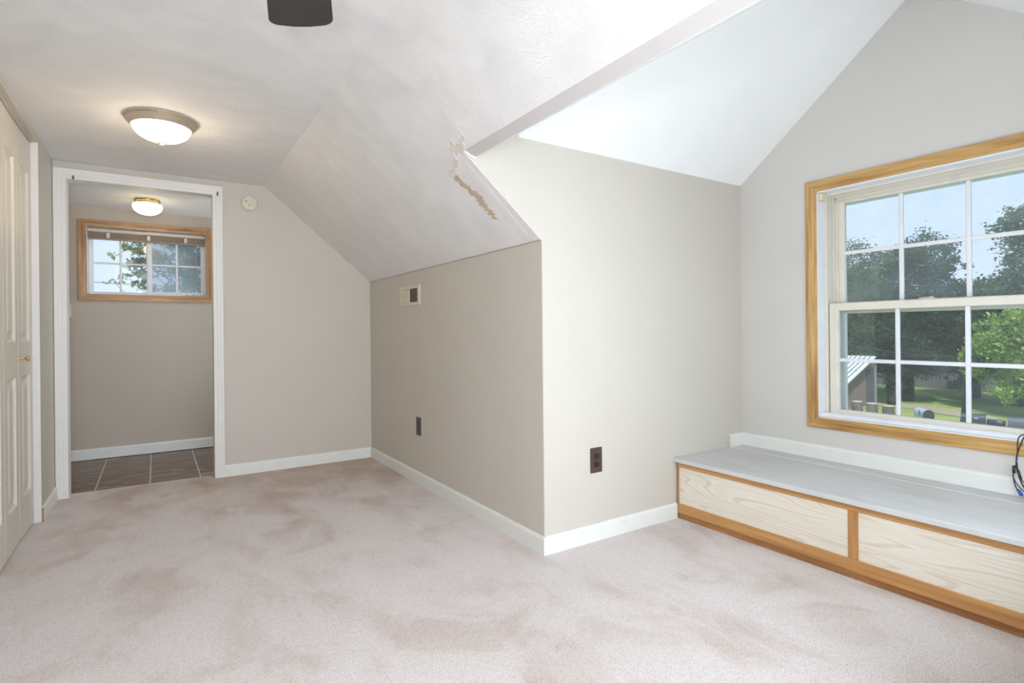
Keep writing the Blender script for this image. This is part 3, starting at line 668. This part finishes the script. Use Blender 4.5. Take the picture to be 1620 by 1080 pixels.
sh = F(lathe('light_shade', [(0.05, -0.283), (0.060, -0.29), (0.062, -0.30)], (fx, fy, HC), BRONZE, None, 32))

# ------------------------------------------------------------------ hall window
win2 = struct(empty('window_2', (-0.04, YH, 1.38)))
def H(o): under(win2, o); return o
for o in mitre_frame(None, 'y', YH, -1, (-0.538, 0.456, 1.328, 2.012), 0.058, OPROF, [HOAK['z'], HOAK['z'], HOAK['x'], HOAK['x']]): H(o)
H(box('jamb_board', (W2[0]-0.002, YH-0.004, W2[2]), (W2[0]+0.004, YH+0.13, W2[3]), VINYL)); H(box('jamb_board', (W2[1]-0.004, YH-0.004, W2[2]), (W2[1]+0.002, YH+0.13, W2[3]), VINYL))
H(box('head_board', (W2[0], YH-0.004, W2[3]-0.004), (W2[1], YH+0.13, W2[3]+0.002), VINYL)); H(box('sill', (W2[0], YH-0.004, W2[2]-0.002), (W2[1], YH+0.13, W2[2]+0.005), VINYL))
def sash_y(name, x0, x1, z0, z1, y0, y1, st, rail, mat):
    bm = bmesh.new(); e = 0.002
    add_box(bm, (x0, y0, z0), (x0+st, y1, z1), e); add_box(bm, (x1-st, y0, z0), (x1, y1, z1), e); add_box(bm, (x0+st-0.001, y0, z0), (x1-st+0.001, y1, z0+rail), e); add_box(bm, (x0+st-0.001, y0, z1-rail), (x1-st+0.001, y1, z1), e)
    s_ = H(put_bm(name, bm, mat)); return s_, (x0+st, x1-st, z0+rail, z1-rail)
def lites_y(s_, op, ym, gm):
    a, b, c, d = op; mw = 0.016
    mx = (a+b)/2; mz = 1.660
    box('muntin', (mx-mw/2, ym-0.006, c), (mx+mw/2, ym+0.006, d), VINYL, s_, 0.002)
    box('muntin', (a, ym-0.006, mz-mw/2), (mx-mw/2, ym+0.006, mz+mw/2), VINYL, s_, 0.002); box('muntin', (mx+mw/2, ym-0.006, mz-mw/2), (b, ym+0.006, mz+mw/2), VINYL, s_, 0.002)
    for xa, xb in ((a, mx), (mx, b)):
        for za, zb in ((c, mz), (mz, d)): box('pane', (xa, ym-0.0012, za), (xb, ym+0.0012, zb), gm, s_)
s1, o1 = sash_y('left_sash', W2[0]+0.006, -0.030, 1.392, W2[3]-0.004, YH+0.075, YH+0.098, 0.033, 0.022, VINYL); lites_y(s1, o1, YH+0.086, GLASSL)
s2, o2 = sash_y('right_sash', -0.058, W2[1]-0.006, 1.392, W2[3]-0.004, YH+0.046, YH+0.070, 0.036, 0.030, VINYL); lites_y(s2, o2, YH+0.058, GLASSR)
bl_ = empty('window_blind', (-0.04, YH+0.02, 1.93)); tag(bl_, 'taupe slatted blind raised to the top of the small hall window', 'blind')
def BL(o): under(bl_, o); return o
BL(box('headrail', (W2[0]+0.008, YH+0.004, 1.918), (W2[1]-0.008, YH+0.036, 1.942), BLINDW, None, 0.002))
for i in range(9):
    BL(box('slat', (W2[0]+0.010, YH+0.008, 1.866+i*0.0055), (W2[1]-0.010, YH+0.034, 1.8695+i*0.0055), BLINDM))
BL(box('bottom_rail', (W2[0]+0.010, YH+0.006, 1.853), (W2[1]-0.010, YH+0.036, 1.865), BLINDM, None, 0.002))
for x_ in (-0.335, -0.045, 0.235): BL(box('clip', (x_-0.012, YH+0.000, 1.868), (x_+0.012, YH+0.0075, 1.912), CLEARP, None, 0.003))
BL(tube('pull_cord', [(0.318, YH+0.003, 1.93), (0.320, YH+0.003, 1.70), (0.335, YH+0.004, 1.52), (0.352, YH+0.004, 1.44)], 0.0014, BLINDW, None, 5))
for i in range(6):
    x_ = 0.24+0.028*i; a = i*1.7; c = Vector((x_, YH+0.018+0.004*(i % 2), W2[2]+0.0065))
    vs = [(c.x+0.013*math.cos(a), c.y+0.010*math.sin(a), c.z+0.001), (c.x+0.004*math.cos(a+1.6), c.y+0.005*math.sin(a+1.6), c.z+0.009), (c.x-0.013*math.cos(a), c.y-0.010*math.sin(a), c.z+0.002), (c.x-0.004*math.cos(a+1.6), c.y-0.005*math.sin(a+1.6), c.z+0.0)]
    lo_ = slab('dry_leaf', vs, (0, 0, 0.0008), LEAFD); tag(lo_, 'curled dry leaf scrap lying on the right of the hall window sill', 'leaf', 'dry leaf scraps on the hall window sill')

# ------------------------------------------------------------------ hanging cables at the right edge
cb = empty('hanging_cables', (2.985, 0.76, 0.5)); tag(cb, 'looped black cables with a blue plug hanging over the window casing at the right edge', 'cable')
def CBL(o): under(cb, o); return o
xa = 2.985
CBL(tube('cord', catmull([(3.03, 0.66, 0.615), (xa+0.005, 0.71, 0.606), (xa, 0.750, 0.596), (xa, 0.768, 0.575), (xa, 0.771, 0.520), (xa, 0.776, 0.466), (xa, 0.785, 0.426), (xa, 0.780, 0.385), (xa, 0.768, 0.352), (xa-0.004, 0.764, 0.348)]), 0.0024, CABLE, None, 8))
CBL(tube('cord', catmull([(3.03, 0.64, 0.640), (xa, 0.735, 0.600), (xa-0.006, 0.758, 0.555), (xa-0.006, 0.772, 0.500), (xa-0.006, 0.772, 0.455), (xa-0.006, 0.763, 0.415), (xa-0.006, 0.752, 0.385), (xa-0.006, 0.735, 0.360), (xa-0.006, 0.70, 0.342)]), 0.0026, CABLE, None, 8))
CBL(tube('cord', catmull([(xa-0.003, 0.772, 0.478), (xa-0.003, 0.768, 0.440), (xa-0.003, 0.755, 0.405), (xa-0.003, 0.735, 0.388), (xa-0.003, 0.70, 0.370)]), 0.0022, CABLE, None, 8))
CBL(tube('cord', catmull([(xa, 0.783, 0.410), (xa, 0.774, 0.388), (xa, 0.755, 0.366), (xa, 0.735, 0.352), (xa, 0.70, 0.345)]), 0.0020, CABLE, None, 8))
CBL(tube('cable_tie', [(xa-0.004, 0.7815, 0.462), (xa-0.004, 0.7815, 0.432)], 0.0055, CABLE, None, 10)); CBL(tube('cable_tie', [(xa-0.006, 0.769, 0.448), (xa-0.006, 0.760, 0.412)], 0.0052, CABLE, None, 10))
pg = CBL(tube('blue_plug', [(xa-0.002, 0.7695, 0.368), (xa-0.003, 0.766, 0.360), (xa-0.006, 0.757, 0.344)], [0.003, 0.0065, 0.0068], BLUE, None, 12)); pg['label'] = 'bright blue plug'
CBL(tube('plug_pin', [(xa-0.006, 0.757, 0.345), (xa-0.007, 0.753, 0.3375)], 0.0035, STEEL, None, 10))

# ------------------------------------------------------------------ outdoors
GZ = -2.1
def grass_mat():
    t = NT('lawn_grass'); v = t.coord(); n = t.noise(v, 0.35, 5, 0.6); n2 = t.noise(v, 14, 4, 0.7)
    a = t.ramp(n, [(0.35, lin(104, 128, 58)), (0.6, lin(142, 158, 84)), (0.75, lin(164, 158, 110))])
    t.base(t.mix(0.6, a, t.ramp(n2, [(0.3, (0.6, 0.62, 0.5)), (0.7, (1.1, 1.1, 1.0))]), 'MULTIPLY')); t.set(Roughness=0.95); t.bump(n2, 0.6, 0.05); return t.m
lawn = box('lawn', (3.4, -40, GZ-0.5), (90, 60, GZ), grass_mat()); struct(lawn)
lawn2 = struct(box('lawn_hall_side', (-60, 6.4, GZ-0.5), (3.39, 60, GZ), lawn.data.materials[0]))
path = slab('path', [(24.6, 12.5, GZ), (25.6, 12.5, GZ), (25.8, 10.0, GZ), (25.2, 8.2, GZ), (24.2, 6.8, GZ), (22.5, 6.0, GZ), (21.5, 6.2, GZ), (23.4, 7.6, GZ), (24.4, 9.5, GZ)], (0, 0, 0.02), plain('worn_dirt', lin(150, 140, 118), 0.95, 0, 0.15, 3)); struct(path)

# fence
FX = 33.5
fence = empty('board_fence', (FX, 8, GZ)); tag(fence, 'tall grey weathered board fence across the far side of the lawn', 'fence')
FENM = plain('weathered_grey_boards', lin(104, 102, 106), 0.9, 0, 0.25, 1.5)
bm = bmesh.new(); random.seed(3); y_ = -8
while y_ < 24:
    add_box(bm, (FX+random.uniform(-.012, .012), y_, GZ+0.03), (FX+0.03, y_+0.135, GZ+2.15+random.uniform(-.02, .02))); y_ += 0.15
o = stuff(put_bm('boards', bm, FENM)); under(fence, o)
for i in range(14): under(fence, box('post', (FX+0.04, -8+2.4*i, GZ), (FX+0.14, -7.9+2.4*i, GZ+2.2), FENM))
for z_ in (0.4, 1.75): under(fence, box('rail', (FX+0.03, -8, GZ+z_), (FX+0.07, 24, GZ+z_+0.09), FENM))

# shed
shed = empty('garden_shed', (22.5, 12.2, GZ)); tag(shed, 'brown garden shed with ribbed pale metal roof, cut by the left window edge', 'shed')
def SH(o): under(shed, o); return o
SHW = plain('brown_shed_siding', lin(116, 98, 92), 0.85, 0, 0.12, 2); SHR = plain('pale_metal_roofing', lin(206, 212, 216), 0.5, 0.1, 0.04, 3)
def zr(x): return -0.22 + (x-24.1)*0.415
SY = 10.8
SH(slab('wall', [(20.6, SY, GZ), (24.75, SY, GZ), (24.75, SY, zr(24.1)-0.12), (24.1, SY, zr(24.1)-0.05), (20.6, SY, zr(20.6)-0.05)], (0, 3.4, 0), SHW))
SH(slab('roof', [(20.3, SY-0.25, zr(20.3)), (24.25, SY-0.25, zr(24.25)), (24.25, SY+3.6, zr(24.25)), (20.3, SY+3.6, zr(20.3))], (0, 0, 0.05), SHR))
SHB = plain('grey_roof_seam', lin(120, 130, 140), 0.5, 0.1, 0.04, 3)
for i in range(20):
    yy = SY-0.10+0.18*i; SH(slab('roof_rib', [(20.3, yy, zr(20.3)+0.05), (24.25, yy, zr(24.25)+0.05), (24.25, yy+0.045, zr(24.25)+0.05), (20.3, yy+0.045, zr(20.3)+0.05)], (0, 0, 0.03), SHB))
SH(box('door', (23.95, SY-0.04, GZ+0.05), (24.55, SY-0.001, GZ+1.50), plain('dark_shed_door', lin(74, 72, 76), 0.7))); SH(box('corner_post', (24.66, SY-0.05, GZ), (24.74, SY+0.0, GZ+1.75), plain('grey_white_post', lin(150, 154, 160), 0.7)))

# utility line
ul = tube('utility_line', catmull([(22.6, 13.4, 0.75), (22.6, 9.2, 0.14), (22.6, 7.0, 0.04), (22.6, 5.1, 0.36), (22.6, 2.8, 0.9)], 8), 0.018, CABLE, None, 6); tag(ul, 'thin overhead wire sagging across the trees behind the lawn', 'wire')

# stumps
STM = plain('grey_bark_stump', lin(96, 88, 80), 0.95, 0, 0.25, 9); STT = plain('pale_cut_wood', lin(176, 166, 148), 0.9, 0, 0.15, 12)
for i, (x_, y_, h_, lab) in enumerate(((21.6, 10.05, 0.42, 'leftmost grey cut stump in front of the shed'), (21.6, 9.55, 0.40, 'middle one of the three grey cut stumps by the shed'), (21.6, 9.02, 0.36, 'rightmost of the three grey cut stumps, nearest the path'))):
    st_ = empty('tree_stump', (x_, y_, GZ)); tag(st_, lab, 'stump', 'cut stumps beside the shed')
    under(st_, lathe('trunk', [(0.23, 0), (0.19, 0.10), (0.175, h_-0.02), (0.17, h_)], (x_, y_, GZ), STM, None, 14)); under(st_, lathe('cut_face', [(0.175, h_), (0.175, h_+0.03), (0.02, h_+0.035)], (x_, y_, GZ), STT, None, 14))

# mailboxes by the road
def mailbox(x_, y_, rz, L, wd, h, mat, label, post=True, door=None, n_extra=0):
    root = empty('mailbox', (x_, y_, GZ)); tag(root, label, 'mailbox', 'mailboxes seen over the window sill')
    zt = -0.985; zb = zt-h; M = Matrix.Translation((x_, y_, 0)) @ Matrix.Rotation(rz, 4, 'Z')
    prof = [(-wd/2, zb), (-wd/2, zb+h*0.5)] + [(-wd/2*math.cos(a), zb+h*0.5+h*0.5*math.sin(a)) for a in [i*math.pi/10 for i in range(1, 10)]] + [(wd/2, zb+h*0.5), (wd/2, zb)]
    bm = bmesh.new(); add_slab(bm, [M @ Vector((-L/2, p, q)) for p, q in prof], M.to_3x3() @ Vector((L, 0, 0))); o = put_bm('box', bm, mat); auto(o, 35); under(root, o)
    bm = bmesh.new(); pr2 = [(p*1.06, zb+(q-zb)*1.04-0.004) for p, q in prof]
    add_slab(bm, [M @ Vector((L/2+0.002, p, q)) for p, q in pr2], M.to_3x3() @ Vector((0.02, 0, 0))); o = put_bm('door', bm, door or mat); under(root, o)
    bm = bmesh.new(); add_slab(bm, [M @ Vector((L*0.1, -wd/2-0.012, zb+0.07)), M @ Vector((L*0.14, -wd/2-0.012, zb+0.07)), M @ Vector((L*0.14, -wd/2-0.012, zb+0.2)), M @ Vector((L*0.1, -wd/2-0.012, zb+0.2))], M.to_3x3() @ Vector((0, 0.008, 0)))
    o = put_bm('flag', bm, SLOT); under(root, o)
    under(root, box('post', (x_-0.05, y_-0.05, GZ), (x_+0.05, y_+0.05, zb), STM)); return root
GREYB = plain('pale_grey_mailbox', lin(168, 180, 194), 0.35, 0.2, 0.04, 6); BLKB = plain('black_mailbox', lin(52, 56, 66), 0.4, 0.1, 0.06, 6); CHB = plain('charcoal_mailbox', lin(84, 90, 98), 0.4, 0.1, 0.06, 6)
mailbox(16.0, 5.90, math.radians(-138), 0.50, 0.22, 0.22, GREYB, 'pale grey domed mailbox with dark round door, left of the row', True, BLKB)
m2 = mailbox(16.0, 4.92, math.radians(-75), 0.42, 0.24, 0.26, BLKB, 'black mailbox with small white number strip, second from the left')
NUM = plain('white_number_strip', lin(220, 220, 220), 0.6)
under(m2, box('number_strip', (15.872, 4.78, -1.085), (15.876, 4.86, -1.063), NUM))
mailbox(16.0, 4.02, math.radians(-80), 0.50, 0.24, 0.26, CHB, 'charcoal ribbed mailbox at the right edge of the window')
nb = tube('newspaper_tube', [(15.95, 4.62, -1.14), (15.9, 4.33, -1.14)], 0.075, BLKB, None, 16); tag(nb, 'short dark newspaper tube left of the charcoal mailbox', 'tube')

# trees: trunk, limbs and thousands of real leaf blades each
def leaf_mat(name, a, b, c, scale, transl=0.35):
    t = NT(name); v = t.coord(); n = t.noise(v, scale, 3, 0.7); n2 = t.noise(v, scale*0.12, 3, 0.6)
    col = t.mix(0.5, t.ramp(n, [(0.3, a), (0.5, b), (0.72, c)]), t.ramp(n2, [(0.35, (0.55, 0.6, 0.5)), (0.6, (1, 1, 1))]), 'MULTIPLY')
    t.base(col); t.set(Roughness=0.6); out = t.n['Material Output']
    tl = t.node('ShaderNodeBsdfTranslucent'); t.l.new(col, tl.inputs[0]); mx = t.node('ShaderNodeMixShader'); mx.inputs[0].default_value = transl
    t.l.new(t.b.outputs[0], mx.inputs[1]); t.l.new(tl.outputs[0], mx.inputs[2]); t.l.new(mx.outputs[0], out.inputs[0]); return t.m
BARK = plain('tree_bark', lin(66, 62, 58), 0.95, 0, 0.3, 5)
LFD = leaf_mat('dark_tree_leaves', lin(30, 44, 24), lin(58, 78, 38), lin(112, 130, 66), 1.2)
LFM = leaf_mat('olive_tree_leaves', lin(44, 62, 28), lin(82, 104, 46), lin(140, 152, 80), 1.4)
LFB = leaf_mat('bright_tree_leaves', lin(92, 122, 44), lin(142, 172, 76), lin(190, 210, 120), 2.2)
LFH = leaf_mat('hall_tree_leaves', lin(70, 88, 44), lin(106, 124, 62), lin(150, 160, 84), 3.0)
def leaves(name, blobs, count, size, mat, parent, seed, shape='diamond', shell=0.35):
    rnd = random.Random(seed); V_ = []; F_ = []; tot = sum(b[3]*b[4]*b[5] for b in blobs); 
    for (cx, cy, cz, rx, ry, rz) in blobs:
        m = int(count*(rx*ry*rz)/tot)+1
        # sub-clusters give a lumpy crown
        cl = []
        for _ in range(max(6, m//45)):
            th = rnd.uniform(0, 2*math.pi); u = rnd.uniform(-1, 1); rr = rnd.uniform(shell, 1)**0.6; q = math.sqrt(1-u*u)
            cl.append((cx+rx*rr*q*math.cos(th), cy+ry*rr*q*math.sin(th), cz+rz*rr*u))
        sg = 0.17*(rx+ry+rz)/3
        for _ in range(m):
            c = rnd.choice(cl); p = Vector((c[0]+rnd.gauss(0, sg), c[1]+rnd.gauss(0, sg), c[2]+rnd.gauss(0, sg*0.75)))
            a = Vector((rnd.gauss(0, 1), rnd.gauss(0, 1), rnd.gauss(0, 0.7))).normalized(); b = a.orthogonal().normalized(); b = (b*math.cos(rnd.uniform(0, 6.3)) + a.cross(b)*math.sin(rnd.uniform(0, 6.3))).normalized()
            s_ = size*rnd.uniform(0.6, 1.3); i0 = len(V_)
            if shape == 'diamond':
                V_ += [p-a*s_*0.5, p+b*s_*0.3, p+a*s_*0.5, p-b*s_*0.3]; F_.append((i0, i0+1, i0+2, i0+3))
            else:
                d_ = b; n_ = a.cross(b)
                for k_, ang in enumerate((0, 1.05, -1.05)):
                    dd = (a*math.cos(ang)+d_*math.sin(ang)); ee = (d_*math.cos(ang)-a*math.sin(ang)); i0 = len(V_); ln = s_*(0.62 if k_ == 0 else 0.5)
                    V_ += [p, p+dd*ln*0.5+ee*ln*0.26, p+dd*ln, p+dd*ln*0.5-ee*ln*0.26]; F_.append((i0, i0+1, i0+2, i0+3))
    o = stuff(put(name, V_, F_, mat)); under(parent, o); return o
def tree(name, label, base, h, blobs, count, size, mat, seed, tr=0.18, lean=(0, 0), shape='diamond', group=None):
    root = empty(name, base); tag(root, label, 'tree', group); bx, by, bz = base
    pts = [(bx, by, bz), (bx+lean[0]*0.3, by+lean[1]*0.3, bz+h*0.3), (bx+lean[0]*0.6, by+lean[1]*0.6, bz+h*0.6), (bx+lean[0], by+lean[1], bz+h*0.92)]
    P_ = catmull(pts, 4); under(root, tube('trunk', P_, [tr*(1-0.8*i/(len(P_)-1)) for i in range(len(P_))], BARK, None, 10))
    rnd = random.Random(seed)
    for b in blobs:
        s_ = P_[rnd.randint(len(P_)//3, len(P_)-2)]; c = Vector(b[:3])
        under(root, tube('limb', catmull([s_, (s_+c)/2+Vector((rnd.uniform(-.2, .2), rnd.uniform(-.2, .2), 0.15)), c], 3), [tr*0.16*(1-0.13*i) for i in range(7)], BARK, None, 6))
    leaves('foliage', blobs, count, size, mat, root, seed+100, shape); return root
# background row: positions from left to right in the dormer window
rows = [
 ('broad_tree', 'dusky rounded tree rising behind the shed at the left of the dormer window', (30, 14.2, GZ), 6.2, [(30, 14.4, 2.6, 1.8, 1.6, 1.8), (30, 13.2, 2.2, 1.4, 1.0, 1.8), (30, 14.3, 4.4, 1.3, 1.1, 1.1), (30, 13.4, -0.1, 1.6, 1.4, 1.2)], 24000, 0.13, LFM),
 ('broad_tree', 'tall ragged tree filling the middle panes of the dormer window', (27, 10.5, GZ), 7.6, [(27, 10.6, 2.9, 1.4, 1.3, 1.5), (27, 9.8, 3.9, 1.1, 0.9, 1.15), (27, 11.3, 3.9, 0.9, 0.6, 0.85), (27, 10.7, 1.2, 1.7, 1.6, 1.5), (27, 9.15, 2.2, 0.9, 0.8, 1.0), (27, 8.9, 3.5, 0.5, 0.5, 0.35), (26.8, 10.3, -0.2, 1.4, 1.5, 1.0)], 36000, 0.125, LFD),
 ('broad_tree', 'lower dark tree right of the tall ragged one, below the open sky', (30.5, 9.3, GZ), 5.2, [(30.5, 9.4, 1.2, 1.8, 1.2, 1.4), (30.5, 8.9, 2.3, 1.3, 0.8, 0.9), (30.3, 9.2, -0.2, 1.6, 1.2, 1.0)], 18000, 0.14, LFD),
 ('broad_tree', 'mid green tree between the low dark tree and the right window edge', (28.5, 7.3, GZ), 5.6, [(28.5, 7.7, 1.6, 1.3, 0.9, 1.3), (28.5, 7.0, 2.5, 1.3, 0.9, 1.1), (28.5, 7.3, 0.2, 1.3, 1.1, 1.2)], 18000, 0.14, LFM),
 ('broad_tree', 'highest tree whose crown leans in from the right window edge', (25, 4.8, GZ), 8.2, [(25, 6.3, 4.6, 0.9, 0.85, 0.65), (25, 6.15, 3.5, 1.0, 0.85, 0.6), (25, 5.2, 4.0, 1.4, 1.0, 1.6), (25, 5.0, 1.6, 1.6, 1.1, 1.8)], 22000, 0.13, LFM),
 ('broad_tree', 'deep backdrop tree beyond the fence behind the shed roof', (37, 17.6, GZ), 7.5, [(37, 18, 2.0, 2.4, 2.6, 2.6), (37, 16.0, 1.0, 2.2, 1.6, 2.3), (37, 17, -0.4, 2.2, 2.4, 1.6)], 18000, 0.2, LFD),
 ('broad_tree', 'deep backdrop tree beyond the fence behind the middle panes', (38, 12.6, GZ), 6.2, [(38, 13.0, 1.1, 2.0, 1.8, 2.2), (38, 11.8, 0.8, 2.0, 1.6, 2.0), (38, 12.5, -0.6, 2.0, 2.2, 1.4)], 18000, 0.2, LFD),
 ('broad_tree', 'deep backdrop tree beyond the fence at the right', (37, 8.8, GZ), 6.2, [(37, 9.2, 0.9, 2.0, 1.4, 2.0), (37, 8.0, 1.4, 2.0, 1.4, 2.2), (37, 8.8, -0.6, 1.8, 1.8, 1.4)], 18000, 0.2, LFD)]
for i, (nm, lab, base, h, blobs, cnt, sz, mt) in enumerate(rows): tree(nm, lab, base, h, blobs, cnt, sz, mt, 20+i, 0.22, group='trees behind the lawn')
tree('young_tree', 'bright green sunlit young tree standing in the lawn at the right of the dormer window', (20.5, 6.55, GZ), 4.4,
     [(20.2, 5.5, 0.5, 0.9, 0.8, 0.5), (20.2, 5.8, -0.25, 0.7, 0.6, 0.3), (20.2, 5.2, -0.8, 0.8, 0.6, 0.3), (20.2, 4.9, 0.1, 0.9, 0.7, 0.5), (20.3, 6.2, 0.15, 0.5, 0.4, 0.2), (20.3, 5.0, 1.1, 0.9, 0.7, 0.4), (20.2, 5.8, 0.95, 0.5, 0.4, 0.25)], 8500, 0.11, LFB, 61, 0.08, (-0.1, -0.3))
# ivy-clad trunk and tree outside the hall window
tree('ivy_trunk', 'dark ivy-clad trunk standing just right of the shed', (25.1, 10.3, GZ), 3.0, [(25.1, 10.3, -1.1, 0.28, 0.3, 0.9), (25.0, 10.4, 0.0, 0.35, 0.4, 0.7)], 2600, 0.12, LFD, 71, 0.22)
tree('leafy_tree', 'lobed-leaf tree reaching across the small hall window', (0.9, 12.2, GZ), 6.4,
     [(-0.36, 12.0, 2.66, 0.22, 0.25, 0.13), (-0.62, 12.0, 2.42, 0.13, 0.15, 0.06), (-0.28, 12.0, 2.42, 0.20, 0.3, 0.18), (-0.12, 12.0, 2.62, 0.25, 0.3, 0.2), (-0.26, 12.0, 2.12, 0.22, 0.3, 0.12),
      (-0.62, 12.0, 1.98, 0.14, 0.15, 0.06), (-0.42, 12.0, 2.06, 0.10, 0.2, 0.10), (-0.22, 12.0, 1.90, 0.28, 0.3, 0.14), (-0.1, 12.0, 2.25, 0.2, 0.3, 0.2), (0.35, 12.2, 2.5, 0.42, 0.4, 0.42), (0.75, 12.3, 2.2, 0.45, 0.4, 0.5), (0.25, 12.2, 2.9, 0.5, 0.4, 0.3), (1.3, 12.2, 2.6, 0.6, 0.6, 0.8), (0.45, 12.2, 1.8, 0.5, 0.4, 0.3)], 9500, 0.085, LFH, 81, 0.10, (-0.15, 0), 'lobed')
pw = tube('power_line', [(-6, 20, 2.75), (2, 20, 2.45)], 0.008, CABLE, None, 5); tag(pw, 'faint power line crossing the sky in the hall window', 'wire')
